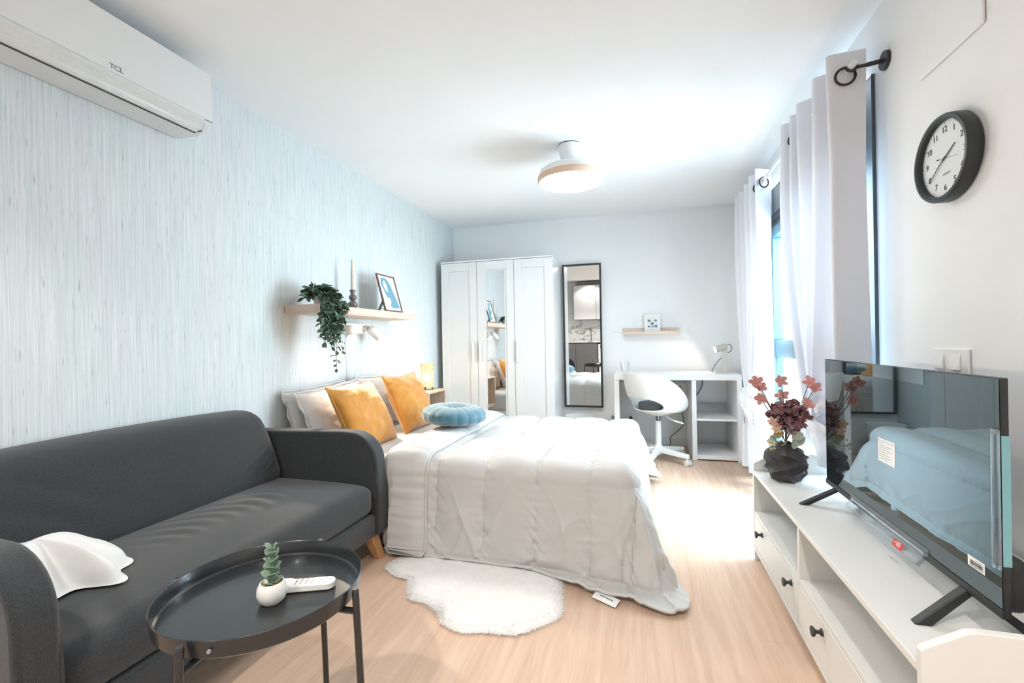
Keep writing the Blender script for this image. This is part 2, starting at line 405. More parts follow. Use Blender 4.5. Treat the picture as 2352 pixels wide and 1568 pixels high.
# ------------------------------------------------------------------ room
struct(MB().box(XL - .2, XR + .3, YB - .2, D + .2, -.1, 0).build('floor', M['floor'], sm=False))
struct(MB().box(XL - .2, XR + .3, YB - .2, D + .2, CH, CH + .1).build('ceiling', M['ceil'], sm=False))
struct(MB().box(XL - .2, XL, YB - .2, D + .2, 0, CH).build('wall_left', M['paper'], sm=False))
struct(MB().box(XL, XR, D, D + .2, 0, CH).build('wall_back', M['wall'], sm=False))
struct(MB().box(XL, XR, YB - .2, YB, 0, CH).build('wall_front', M['wall'], sm=False))
WY0, WY1, WZ0, WZ1 = 2.170, 3.80, .06, 2.13
b = MB(); b.box(XR, XR + .3, YB - .2, WY0, 0, CH); b.box(XR, XR + .3, WY1, D + .2, 0, CH)
b.box(XR, XR + .3, WY0, WY1, WZ1, CH); b.box(XR, XR + .3, WY0, WY1, 0, WZ0)
struct(b.build('wall_right', M['wall'], sm=False))
struct(MB().box(XL + .0005, -1.99, D - .012, D - .0005, 0, .07).box(-.80, XR - .001, D - .012, D - .0005, 0, .07).build('baseboard_back', M['skirt'], sm=False, bevel=.003))
struct(MB().box(XR - .012, XR - .0005, YB, WY0 - .01, 0, .07).box(XR - .012, XR - .0005, WY1 + .01, D - .013, 0, .07).build('baseboard_right', M['skirt'], sm=False, bevel=.003))
struct(MB().box(XL + .0005, XL + .012, YB, D - .013, 0, .07).build('baseboard_left', M['skirt'], sm=False, bevel=.003))
# window: frame, shutter box, sash, mullion, glass
win = bpy.data.objects.new('window_1', None); C.objects.link(win); win.location = (.95, 3.0, 0); ORG['window_1'] = (.95, 3.0, 0); struct(win)
fx0, fx1 = XR - .008, XR + .075
MB().box(fx0 - .004, fx1, WY0, WY0 + .055, WZ0, WZ1).build('near_jamb', M['windark'], win, sm=False, bevel=.003)
b = MB(); b.box(fx0, fx1, WY1 - .055, WY1, WZ0, WZ1)
b.box(fx0, fx1, WY0 + .055, WY1 - .055, WZ0, WZ0 + .05)
b.build('frame', M['winframe'], win, sm=False, bevel=.003)
MB().box(fx0 + .002, fx1, WY0 + .055, WY1 - .055, 1.945, WZ1).build('shutter_box', M['windark'], win, sm=False, bevel=.003)
b = MB()
b.box(fx0, fx1 - .01, WY0 + .055, WY1 - .055, 1.90, 1.944); b.box(fx0 + .012, fx1 - .01, WY0 + .055, WY1 - .055, 1.86, 1.899)
b.build('head_rail', M['darkgrey'], win, sm=False, bevel=.003)
b = MB(); b.box(fx0 + .004, fx1 - .01, WY0 + .055, WY1 - .055, 1.79, 1.859)
b.box(fx0 + .004, fx1 - .01, WY0 + .055, WY1 - .055, .93, 1.05); b.box(fx0 + .02, fx1 - .02, 2.97, 3.04, WZ0 + .05, .93); b.box(fx0 + .02, fx1 - .02, 2.97, 3.04, 1.05, 1.79)
b.box(fx0 + .01, fx1 - .01, WY1 - .11, WY1 - .056, 1.05, 1.79); b.box(fx0 + .01, fx1 - .01, WY0 + .056, WY0 + .11, 1.05, 1.79)
b.build('sash', M['winframe'], win, sm=False, bevel=.004)
MB().box(XR + .03, XR + .034, WY0 + .11, WY1 - .11, 1.05, 1.79).box(XR + .03, XR + .034, WY0 + .055, WY1 - .055, .111, .93).build('glass', M['glass'], win, sm=False)
# hatch cover in right wall
t = MB().box(XR - .009, XR - .001, 1.557, 1.853, 1.925, 2.117).build('wall_hatch', M['wall'], sm=False, bevel=.006)
tag(t, 'white square access cover high on the right wall above the clock', 'access cover')

# ------------------------------------------------------------------ air conditioner
ac = thing('air_conditioner', 'long white wall air conditioner with ribbed flap above the grey sofa', 'air conditioner', (XL, 1.17, 2.03))
y0, y1 = .735, 1.605
prof = [(XL + .002, 2.035), (-1.93, 2.028), (-1.885, 2.036), (-1.860, 2.050), (-1.843, 2.068), (-1.838, 2.09), (-1.838, 2.275), (-1.848, 2.297), (-1.88, 2.302), (XL + .002, 2.302)]
o = MB().prism([(x, z) for x, z in prof], 0, y0, y1, 'y').build('body', M['whitegloss'], ac, bevel=.012, seg=4)
MB().box(-1.8395, -1.835, y0 + .01, y1 - .012, 2.078, 2.288).build('front_panel', M['whitegloss'], ac, bevel=.002)
fl = []
for i in range(34):
    t_ = i / 33; a = t_ * 1.35
    x = -1.8365 - .062 * (1 - math.cos(a)) ; z = 2.072 - .0450 * math.sin(a) * 1.0
    r_ = .0016 if i % 2 else 0
    fl.append((x + r_ * math.cos(a * .8), z - r_ * math.sin(a * .8)))
Pp = np.zeros((len(fl), 2, 3))
for i, (x, z) in enumerate(fl): Pp[i, 0] = (x, y0 + .03, z); Pp[i, 1] = (x, y1 - .05, z)
b = MB().grid(Pp); b.build('ribbed_flap', M['whitegloss'], ac, sm=False, solid=.006, off=1)
MB().box(-1.8975, -1.8935, y0 + .03, y1 - .05, 2.0225, 2.0265).box(-1.898, -1.85, y1 - .0505, y1 - .0475, 2.023, 2.027).build('vent_slot', M['ink'], ac, sm=False)
MB().tube([(x + .0025, y1 - .0485, z - .0035) for x, z in fl[3:]], .0014, 6).build('flap_end_gap', M['inkgrey'], ac)
MB().box(-1.837, -1.8335, y0 + .01, y1 - .012, 2.0735, 2.0765).build('panel_gap', M['inkgrey'], ac, sm=False)
textpart('brand_lettering', 'TCL', .026, (-1.8342, 1.208, 2.098), (0, 1, 0), (0, 0, 1), M['inkgrey'], ac, bold=.0006)
b = MB()
MB().box(-1.985, -1.93, .80, .905, 2.026, 2.029).build('rating_sticker', M['plate'], ac, sm=False)
b = MB()
for i in range(4): b.box(-1.978 + i * .012, -1.973 + i * .012, .81, .885 - .01 * (i % 2), 2.0252, 2.0262)
b.build('sticker_print', M['ink'], ac, sm=False)

# ------------------------------------------------------------------ ceiling lamp
lx, ly = -.437, 3.02
cl = thing('ceiling_lamp', 'round white ceiling lamp with pale wood ring and lit diffuser', 'ceiling lamp', (lx, ly, CH))
MB().lathe([(0, CH - .001), (.072, CH - .001), (.076, CH - .006), (.0, CH - .006)], (lx, ly, 0)).build('mounting_plate', M['ink'], cl)
MB().lathe([(0, CH - .007), (.078, CH - .007), (.077, CH - .03), (.068, CH - .07), (.058, CH - .11), (.055, 2.235), (.056, 2.215), (0, 2.215)], (lx, ly, 0)).build('neck', M['white'], cl)
MB().lathe([(0, 2.226), (.12, 2.226), (.175, 2.216), (.203, 2.196), (.208, 2.165), (0, 2.165)], (lx, ly, 0), 64).build('shade', M['white'], cl)
MB().lathe([(.0, 2.164), (.212, 2.164), (.2175, 2.158), (.2175, 2.130), (.212, 2.122), (.206, 2.122), (.206, 2.130), (0, 2.130)], (lx, ly, 0), 64).build('wood_ring', M['lampwood'], cl)
MB().lathe([(0, 2.129), (.2055, 2.129), (.2055, 2.122), (.19, 2.118), (0, 2.1155)], (lx, ly, 0), 64).build('diffuser', M['lampdisc'], cl)

# ------------------------------------------------------------------ bed
bed = thing('bed', 'double bed with white base and mattress along the wallpapered wall', 'bed', (-1.0, 2.8, 0))
MB().box(-2.03, -.06, 2.16, 2.19, .16, .235).box(-2.03, -.06, 3.36, 3.39, .16, .235).box(-.085, -.06, 2.19, 3.36, .16, .235).box(-2.03, -2.0, 2.19, 3.36, .16, .235).build('base_frame', M['white'], bed, sm=False, bevel=.004)
for (x, y) in ((-.12, 2.23), (-.12, 3.32), (-1.95, 2.23), (-1.95, 3.32), (-1.0, 2.78)):
    MB().cyl((x, y, 0), (x, y, .16), .026, .026, 20).build('leg', M['white'], bed)
def mfn(P):
    Q = P.copy(); w = smooth((P[..., 2] - .3) / .12)
    Q[..., 2] += w * (.006 * fbm(P[..., 0] * 5, P[..., 1] * 5, 0, 3, 3))
    return Q
MB().rbox(-2.035, -.075, 2.125, 3.42, .235, .452, .05, (30, 24, 4), mfn).build('mattress', M['sheet'], bed)

def drape(a, b, flN=.14, flC=.50, ztop=.478, xf=-.10, ya=2.165, yb=3.37, R=.075, zf=.022, flF=.10, OX=.46, OYn=.545, OYf=.50):
    a = np.asarray(a, float); b = np.asarray(b, float)
    ox = np.maximum(0, a - xf); sn = np.where(b < ya, -1.0, 1.0)
    oy = np.where(b < ya, ya - b, np.maximum(0, b - yb))
    OY = np.where(b < ya, OYn, OYf)
    p, q = ox / OX, oy / OY; mxx = np.maximum(p, q); n = (p ** 3.4 + q ** 3.4 + 1e-12) ** (1 / 3.4)
    k = np.where(mxx > 1e-4, np.minimum(1, mxx / np.maximum(n, 1e-6)), 1); ox = ox * k; oy = oy * k
    d = np.hypot(ox, oy); dx = ox / np.maximum(d, 1e-9); dy = sn * oy / np.maximum(d, 1e-9)
    c = smooth(1.25 * np.minimum(ox, oy) / np.maximum(np.maximum(ox, oy), 1e-6))
    fl = np.where(oy > ox, np.where(b < ya, flN + .16 * smooth((a + .50) / .42), flN), flF); fl = fl + (np.maximum(flC, fl) - fl) * c
    L1 = R * PI / 2; t = np.minimum(d, L1) / R
    out = R * np.sin(t); dn = R * (1 - np.cos(t)); e = np.maximum(0, d - L1)
    out = out + e * np.sin(fl); dn = dn + e * np.cos(fl)
    lim = ztop - zf; sw = .012; dn2 = lim - sw * np.log1p(np.exp(np.clip((lim - dn) / sw, -40, 40))); dn2 = np.where(dn < lim - .25, dn, dn2); ex = dn - dn2; dn = dn2; out = out + ex * .85
    return np.stack([np.minimum(a, xf) + dx * out, np.clip(b, ya, yb) + dy * out, ztop - dn], -1), d, dn
def normals(P):
    du = np.gradient(P, axis=0); dv = np.gradient(P, axis=1); n = np.cross(du, dv)
    return n / np.maximum(np.linalg.norm(n, axis=-1, keepdims=True), 1e-9)
NA, NBv = 340, 340
A_, B_ = np.meshgrid(np.linspace(-1.22, .30, NA), np.linspace(0, 1, NBv), indexing='ij')
A_ = A_ + smooth((A_ + .1) / .4) * .10 * (smooth((.28 - B_) / .22) + .6 * smooth((B_ - .8) / .18))
low_ = 1.660 - .085 * smooth((A_ + .70) / .60); B_ = low_ + (3.87 - low_) * B_
P0, dd, dn = drape(A_, B_)
Nn = normals(P0)
tt = ((A_ + 1.0) / .255); fr = tt - np.floor(tt); puff = np.sin(PI * fr) ** .5
hang = smooth(dn / .40)
h = .020 * puff * (1 - .65 * smooth((dn - .42) / .03))
# pleats growing towards the hem on the hanging sides
_ax = np.maximum(0, A_ + .10); _ay = np.maximum(0, np.maximum(2.165 - B_, B_ - 3.37)); sidey = _ay ** 2 / (_ax ** 2 + _ay ** 2 + 1e-5)
wv = fbm(A_ * 3.1 + 4, .4 * B_, 0, 2, 5)
wf = fbm(B_ * 3.4 + 2, 0 * A_, 0, 2, 8)
h = h + hang * (sidey * .016 * wv + (1 - sidey) * .018 * wf) * (1 - .5 * smooth((dn - .40) / .06))
# diagonal drag wrinkles from the seams
h = h + .0075 * hang * vnoise(A_ * 16 + B_ * 7, B_ * 22 - A_ * 14, 0, 11) * (1 - .5 * puff)
h = h + .0075 * vnoise(A_ * 4.2 + B_ * 2, B_ * 5.5, 0, 12) + .004 * vnoise(A_ * 24, B_ * 9, 0, 13) * (1 - puff) * 1.6
pk = (1 - puff) * vnoise(A_ * 10, B_ * 55, 0, 14); h = h + .0050 * pk
rid = 1 - np.abs(vnoise(A_ * 6 + 3 * B_, B_ * 3.2 - 2.2 * A_, 0, 21)); h = h + .010 * hang * rid ** 6
rid2 = 1 - np.abs(vnoise(A_ * 9 - 5 * (B_ - 2), B_ * 2.4, 0, 31)); h = h + .009 * smooth(dn / .15) * rid2 ** 4 * (.6 + .4 * sidey)
sd = np.minimum(fr, 1 - fr) * .255; pkr = np.exp(-sd / .035) * vnoise((B_ + np.where(fr > .5, -1, 1) * sd * 1.0) * 42, A_ * 4, 0, 33); h = h + .0050 * pkr * (.35 + hang)
P1 = P0 + Nn * h[..., None]
P1[..., 2] = np.maximum(P1[..., 2], .021)
P1[..., 1] = np.where((P1[..., 0] < -1.24) & (P1[..., 2] < .6), np.maximum(P1[..., 1], 2.062), P1[..., 1])
dv = MB().grid(P1).build('duvet', M['duvet'], None, solid=.014, sub=0, keep=True)
tag(dv, 'white quilted duvet draped over the bed down to the wooden floor', 'duvet')
edge = np.concatenate([P1[:, 0], P1[-1, 1:], P1[::-1, -1][1:]])
MB().tube([tuple(p) for p in edge[::2] + np.array([0, 0, -.005])], .0058, 8).build('piping', M['sheet'], dv)
# turned-back band at the head end
NBb = 260; NC = 48
bb = np.linspace(1.60, 3.80, NBb); th = np.linspace(0, 2 * PI, NC, endpoint=False)
TH, BB = np.meshgrid(th, bb, indexing='ij')
wid = .122 + .043 * smooth((BB - 2.6) / .8); ca = -1.17 - .05 * smooth((BB - 2.6) / .8) + .008 * vnoise(BB * 4, 0, 0, 4)
sx_ = np.sign(np.cos(TH)) * np.abs(np.cos(TH)) ** .8; sz_ = np.sign(np.sin(TH)) * np.abs(np.sin(TH)) ** .7
AA = ca + wid * sx_
Pb, db, dnb = drape(AA, BB, ztop=.49, flN=.12)
Pc, _, _ = drape(ca, BB, ztop=.49, flN=.12)
dB = np.gradient(Pc, axis=1); nb = np.stack([0 * TH, -dB[..., 2], dB[..., 1]], -1); nb /= np.linalg.norm(nb, axis=-1, keepdims=True)
thk = .034 * (1 + .10 * vnoise(AA * 5, BB * 9, 0, 6)) * (1 - .25 * smooth((sx_ - .5) / .5))
endt = smooth((BB - 1.60) / .04) * smooth((3.80 - BB) / .04)
wr = .0035 * vnoise(AA * 6, BB * 34, 0, 7) + .003 * vnoise(AA * 10, BB * 70, 0, 9)
Pb = Pb + nb * ((thk * sz_ * (.25 + .75 * endt) + .012 + wr * (sz_ > 0))[..., None])
Pb[..., 2] = np.maximum(Pb[..., 2], .03)
Pb[..., 1] = np.where(Pb[..., 0] < -1.243, np.maximum(Pb[..., 1], 2.05), Pb[..., 1])
bnd = MB().grid(Pb, cu=True)
bnd.add([], []); n_ = NC
base_i = 0
bnd.f.append(tuple(i * NBb for i in range(NC))); bnd.f.append(tuple(i * NBb + NBb - 1 for i in range(NC)))
ob = bnd.build('turned_back_band', M['duvet'], dv)
MB().tube([tuple(p) for p in Pb[0][::2] + nb[0][::2] * .004 + np.array([.004, 0, 0])], .0055, 8).build('band_piping', M['sheet'], dv)
tg = MB().add([(-.195, 1.925, .026), (-.10, 1.882, .016), (-.118, 1.842, .006), (-.215, 1.885, .012)], [(0, 1, 2, 3)])
tg.build('care_tag', M['plate'], dv, sm=False, solid=.001)
tb = MB()
for k in range(6): tb.box(-.180 + k * .009, -.174 + k * .009, 1.8915 - k * .004, 1.8945 - k * .004, .0175 - k*.0008, .0215 - k*.0008)
tb.build('tag_print', M['ink'], dv, sm=False)

# pillows
def pillow_mesh(w, h, t, seed, flange=0.0, n=44, pinch=.06, crease=.5):
    u = np.linspace(-1, 1, n); U, V = np.meshgrid(u, u, indexing='ij')
    su = 1 - np.abs(U) ** 2.6; sv = 1 - np.abs(V) ** 2.6
    H = np.clip(su * sv, 0, 1) ** .55
    X = U * w / 2 * (1 - pinch * (1 - np.abs(V) ** 2) * np.abs(U) ** 3 * 1.0)
    Y = V * h / 2 * (1 - pinch * (1 - np.abs(U) ** 2) * np.abs(V) ** 3 * 1.0)
    wr = .012 * crease * fbm(U * 2 + seed, V * 2.6, 0, 3, seed) * H + .006 * crease * (1 - np.abs(vnoise(U * 4 + V * 2, V * 5 - U * 3, 0, seed + 5))) ** 4 * H
    Z1 = t / 2 * H + wr; Z2 = -t / 2 * H + wr * .4
    b = MB(); b.grid(np.stack([X, Y, Z1], -1)); b.grid(np.stack([X, Y, Z2], -1)[::-1]); b.merge = True
    rim = np.concatenate([np.stack([X, Y, Z1], -1)[0, :], np.stack([X, Y, Z1], -1)[1:, -1], np.stack([X, Y, Z1], -1)[-1, ::-1][1:], np.stack([X, Y, Z1], -1)[::-1, 0][1:-1]])
    if flange:
        F = []
        for k, s in enumerate((1.0, 1.0 + flange)):
            F.append(rim * np.array([s, s * (1 + flange * .3), 1]) + (np.array([0, 0, 1]) * (.008 * np.sin(np.arange(len(rim)) * .55 + seed) * k)[:, None] if k else 0))
        b2 = MB(); b2.grid(np.stack(F, 0), cv=True); return b, rim, b2
    return b, rim, None
def place(b, Mx):
    b.v = [tuple(Mx @ Vector(p)) for p in b.v]; return b
def frame_mat(O, X, Y):
    X, Y = Vector(X).normalized(), Vector(Y).normalized(); Z = X.cross(Y).normalized(); Y = Z.cross(X)
    return Matrix(((X.x, Y.x, Z.x, O[0]), (X.y, Y.y, Z.y, O[1]), (X.z, Y.z, Z.z, O[2]), (0, 0, 0, 1)))
def cushion(name, label, cat, O, X, Y, w, h, t, seed, m, group, flange=0, pipe=True, **kw):
    b, rim, fl = pillow_mesh(w, h, t, seed, flange, **kw); Mx = frame_mat(O, X, Y)
    r = thing(name, label, cat, O, group)
    place(b, Mx).build('cover', m, r)
    if fl: place(fl, Mx).build('flange', m, r, solid=.003)
    if pipe:
        pts = [Mx @ Vector(p) for p in rim]; pts.append(pts[0]); MB().tube(pts, .0045, 6, caps=False).build('piping', m, r)
    return r
cushion('pillow', 'white pillow nearest the sofa, standing behind the front white pillow', 'pillow', (-1.985, 2.47, .625), (0, 1, .03), (-.22, 0, 1), .56, .36, .10, 3, M['pillow'], 'white pillows at the head of the bed', .06, False)
cushion('pillow', 'front white pillow leaning behind the left mustard cushion', 'pillow', (-1.865, 2.50, .625), (0, 1, .05), (-.42, 0, 1), .60, .38, .13, 5, M['pillow'], 'white pillows at the head of the bed', .07, False)
cushion('pillow', 'white pillow standing behind the mustard cushion nearest the bedside table', 'pillow', (-1.90, 3.07, .64), (0, 1, -.02), (-.36, 0, 1), .52, .39, .14, 8, M['pillow'], 'white pillows at the head of the bed', .07, False)
G_ = 'mustard cushions leaning on the white pillows'
cushion('throw_cushion', 'mustard velvet cushion nearest the grey sofa', 'cushion', (-1.645, 2.43, .632), (0, 1, .0), (-.50, .0, 1), .46, .43, .15, 11, M['orange'], G_, pinch=.09, crease=.9)
cushion('throw_cushion', 'mustard velvet cushion nearest the lit bedside lamp', 'cushion', (-1.635, 2.985, .648), (0, 1, .0), (-.45, .0, 1), .46, .43, .15, 17, M['orange'], G_, pinch=.09, crease=1.2)
# round blue cushion
rc = thing('round_cushion', 'round dusty blue velvet cushion with tufted centre lying on the duvet', 'cushion', (-1.19, 2.75, .50))
nT, nR = 144, 26; T_ = np.linspace(0, 2 * PI, nT, endpoint=False)
prof = []
for k in range(nR):
    a = PI * (k / (nR - 1)) ; rr = .205 * math.sin(a) ** .72; zz = .060 * math.copysign(abs(math.cos(a)) ** .8, math.cos(a))
    prof.append((rr, zz))
Pz = np.zeros((nR, nT, 3))
for k, (rr, zz) in enumerate(prof):
    dim = math.exp(-(rr / .060) ** 2)
    ple = .0050 * np.abs(np.sin(T_ * 9)) ** .6 * min(1, rr / .09)
    wob = 1 + .02 * np.sin(3 * T_ + 1)
    R_ = rr * wob + ple * (1 - abs(zz) / .06)
    Z_ = zz * (1 - .75 * dim) + np.sign(zz) * ple * .8
    Pz[k, :, 0] = R_ * np.cos(T_); Pz[k, :, 1] = R_ * np.sin(T_); Pz[k, :, 2] = Z_
Pz = Pz + np.array([-1.19, 2.75, .604]); Pz[..., 2] += (Pz[..., 0] + 1.19) * -.06
MB().grid(Pz, cv=True).build('cover', M['blue'], rc, merge=True)
MB().lathe([(0, -.006), (.014, -.004), (.016, 0), (.012, .005), (0, .007)], (-1.19, 2.75, .624)).build('button', M['blue'], rc)

# ------------------------------------------------------------------ sofa
so = thing('sofa', 'charcoal grey fabric sofa with rounded arms and wooden legs', 'sofa', (-1.65, 1.33, 0))
def armprof(x0, x1, z0, z1, r):
    p = [(x0, z0), (x1, z0), (x1 , z1 - r - .12), (x1 - .006, z1 - r)]
    for k in range(1, 9):
        a = k / 9 * PI / 2; p.append((x1 - .006 - r + r * math.cos(a), z1 - r + r * math.sin(a)))
    p += [(x1 - r - .05, z1 + .001), (x0 + .03, z1 - .012), (x0, z1 - .03)]
    return p
ap = armprof(-2.035, -1.255, .13, .632, .16)
for ya_, yb_ in ((1.955, 2.045), (.615, .70)):
    MB().prism(ap, 0, ya_, yb_, 'y').build('armrest', M['sofa'], so, bevel=.014, seg=4)
    # welt seam around the arm's edge
    for ys in ((ya_, yb_)):
        sgn = 1 if ys == yb_ else -1
        MB().tube([(x - .012 if i > 1 else x, ys - sgn * .004, z - (.012 if i > 3 else 0)) for i, (x, z) in enumerate(ap[1:-1])], .0035, 6).build('arm_welt', M['sofa'], so)
def bfn(P):
    Q = P.copy(); z = (P[..., 2] - .36) / .40
    yy = (P[..., 1] - 1.328) / .627
    Q[..., 0] += -.13 * z * (P[..., 0] > -2.1)                # leans back
    Q[..., 0] += .028 * np.sin(np.clip(z, 0, 1) * PI) * (1 - yy ** 4)
    Q[..., 2] += -.018 * yy ** 2 * np.clip(z, 0, 1) + .004
    Q[..., 1] -= np.sign(yy) * .055 * np.clip(z, 0, 1) ** 3 * (np.abs(yy) > .4) * np.abs(yy)**6
    wr = .010 * np.exp(-((P[..., 1] - 1.80) / .12) ** 2) * np.exp(-((P[..., 2] - .50) / .08) ** 2) * np.sin((P[..., 2] * 2.0 - P[..., 1]) * 75)
    wr2 = .006 * np.exp(-((P[..., 1] - .95) / .15) ** 2) * np.exp(-((P[..., 2] - .55) / .1) ** 2) * np.sin((P[..., 2] + P[..., 1] * .6) * 60)
    Q[..., 0] += .5 * (wr + wr2) * (P[..., 0] > -1.85)
    Q[..., 0] = np.maximum(Q[..., 0], -2.045)
    return Q
MB().rbox(-1.965, -1.775, .702, 1.953, .36, .752, .07, (5, 90, 34), bfn).build('backrest', M['sofa'], so)
def sfn(P):
    Q = P.copy(); top = smooth((P[..., 2] - .33) / .06)
    yy = (P[..., 1] - 1.328) / .627; xx = (P[..., 0] + 1.53) / .28
    Q[..., 2] += top * (.012 * (1 - yy ** 2) - .016 * np.maximum(0, xx) ** 2)
    ctr = np.exp(-((P[..., 1] - 1.45) / .22) ** 2) * np.exp(-((P[..., 0] + 1.62) / .12) ** 2)
    Q[..., 2] += top * ctr * .0055 * np.sin((P[..., 1] + (P[..., 0] + 1.6) ** 2 * 4 + .02 * vnoise(P[..., 0] * 9, P[..., 1] * 6, 0, 3)) * 80) * (.5 + .8 * np.clip(vnoise(P[..., 0] * 7, P[..., 1] * 5, 0, 8) + .3, 0, 1))
    c2 = np.exp(-((P[..., 1] - .80) / .10) ** 2) * np.exp(-((P[..., 0] + 1.35) / .10) ** 2)
    Q[..., 2] += top * c2 * (.006 * np.sin((P[..., 0] * .5 + P[..., 1]) * 60) - .006)
    return Q
MB().rbox(-1.99, -1.268, .702, 1.953, .238, .392, .05, (50, 130, 4), sfn).build('seat', M['sofa'], so)
MB().rbox(-2.0, -1.269, .702, 1.953, .13, .235, .008, (4, 8, 3)).build('seat_rail', M['sofa'], so)
for (x, y, sx) in ((-1.32, 1.975, 1), (-1.32, .68, 1), (-1.97, 1.975, -1), (-1.97, .68, -1)):
    o_ = .035 * sx; sy = .03 if y > 1 else -.03
    b = MB()
    t0, t1 = .030, .020
    b.add([(x-t0,y-t0,.129),(x+t0,y-t0,.129),(x+t0,y+t0,.129),(x-t0,y+t0,.129),(x-t1+o_,y-t1+sy,.0),(x+t1+o_,y-t1+sy,.0),(x+t1+o_,y+t1+sy,.0),(x-t1+o_,y+t1+sy,.0)],
          [(0,1,2,3),(7,6,5,4),(0,4,5,1),(1,5,6,2),(2,6,7,3),(3,7,4,0)])
    b.build('leg', M['legwood'], so, bevel=.003)
# throw on the sofa
th_ = np.linspace(0, 2 * PI, 220, endpoint=False); rr_ = np.linspace(0, 1, 46)
RR, TT = np.meshgrid(rr_, th_, indexing='ij')
fold = np.sin(TT * 5 + 1.2 * np.sin(TT * 2) + .6); fold2 = np.sin(TT * 13 + 2 * RR)
ux, uy = np.cos(TT), np.sin(TT)
ax_ = .225 * (1 + .15 * fold); ay_ = .160 * (1 + .13 * fold)
X = -1.69 + ux * RR * ax_ + .03 * uy * RR; Y = .865 + uy * RR * ay_ + .05 * ux * RR
Zt = .408 + .110 * (1 - RR ** 2.2) + .030 * fold * RR ** 1.2 * (1 - RR ** 8) + .007 * fold2 * RR * (1 - RR ** 6) + .012 * fbm(X * 12, Y * 12, 0, 2, 4) * (1 - RR ** 4)
edge_drop = smooth((RR - .88) / .12); Zt = Zt * (1 - edge_drop) + (.407) * edge_drop
X = np.maximum(X, -1.90); Y = np.maximum(Y, .705)
o = MB().grid(np.stack([X, Y, Zt], -1), cv=True).build('throw_blanket', M['throw'], merge=True)
tag(o, 'crumpled white throw lying on the near end of the sofa seat', 'throw')

# ------------------------------------------------------------------ side table
cx, cy = -.837, .839
st = thing('tray_table', 'round black metal tray table on thin legs in front of the sofa', 'side table', (cx, cy, 0))
R = .207
MB().lathe([(0, .498), (R - .006, .498), (R, .503), (R + .0035, .535), (R + .002, .537), (R, .535), (R - .0035, .506), (R - .008, .5022), (0, .502)], (cx, cy, 0), 96).build('tray', M['tray'], st)
for k in range(4):
    a = math.radians(-83 + 90 * k); c_, s_ = math.cos(a), math.sin(a)
    b = MB().tube([(cx + c_ * .222, cy + s_ * .222, .528), (cx + c_ * .245, cy + s_ * .245, .0)], .0078, 12)
    lg = b.build('leg', M['tray'], st)
    MB().cyl((cx + c_ * .222, cy + s_ * .222, .528), (cx + c_ * .2218, cy + s_ * .2218, .533), .0078, .0065, 12).build('leg_cap', M['darkgrey'], lg)
    MB().tube([(cx + c_ * .165, cy + s_ * .165, .486), (cx + c_ * .224, cy + s_ * .224, .483)], .007, 8).build('peg', M['tray'], st)
MB().tube([(cx + math.cos(t) * .165, cy + math.sin(t) * .165, .486) for t in np.linspace(0, 2 * PI, 49)], .006, 8).build('support_ring', M['tray'], st)
px_, py_ = cx + R * .31, cy - R * .955
MB().cyl((cx + .071, cy - .1985, .519), (cx + .0725, cy - .2022, .519), .0035, n=12).build('rivet', M['inkgrey'], st)
# pot with succulent
sp = thing('succulent_pot', 'small green succulent in a round white pot on the black table', 'potted plant', (-.800, .822, .502))
pc = (-.800, .822, .502)
MB().lathe([(0, 0), (.018, .0), (.027, .008), (.0315, .022), (.030, .036), (.0245, .046), (.022, .046), (.024, .040), (0, .039)], pc, 32).build('pot', M['pot'], sp)
MB().lathe([(0, .0385), (.0235, .0395), (.015, .043), (0, .044)], pc, 20).build('gravel', M['soil'], sp)
MB().tube([(pc[0], pc[1], .543), (pc[0] + .002, pc[1] + .002, .58), (pc[0] - .001, pc[1], .618)], .002, 6).build('stem', M['succ'], sp)
def leafshape(L, Wd, curl=.2, n=6):
    vs = []; fs = []
    for i in range(n + 1):
        t = i / n; w = Wd * math.sin(PI * min(1, t * .97 + .03)) ** .8; z = curl * L * t * t
        vs += [(t * L, -w / 2, z + .12 * w), (t * L, 0, z), (t * L, w / 2, z + .12 * w)]
    for i in range(n):
        for j in range(2): fs.append((i*3+j, i*3+j+1, i*3+j+4, i*3+j+3))
    return vs, fs
def addleaf(b, P, d, L, Wd, curl=.2, roll=0, n=6):
    d = Vector(d).normalized(); up = Vector((0, 0, 1)) if abs(d.z) < .95 else Vector((1, 0, 0))
    s = d.cross(up).normalized(); u = s.cross(d)
    s2 = s * math.cos(roll) + u * math.sin(roll); u2 = s2.cross(d)
    vs, fs = leafshape(L, Wd, curl, n)
    b.add([Vector(P) + d * x + s2 * y + u2 * z for x, y, z in vs], fs)
b = MB()
for lv in range(6):
    for k in range(3 if lv < 5 else 2):
        a = lv * 1.25 + k * 2 * PI / 3 * (1.5 if lv == 5 else 1) + .4; el = .25 + lv * .13
        addleaf(b, (pc[0], pc[1], .546 + lv * .0145), (math.cos(a), math.sin(a), el), .026 - lv * .0012, .026 - lv * .001, .18, .25 * math.sin(lv + k))
b.build('leaves', M['succ'], sp, solid=.0016)
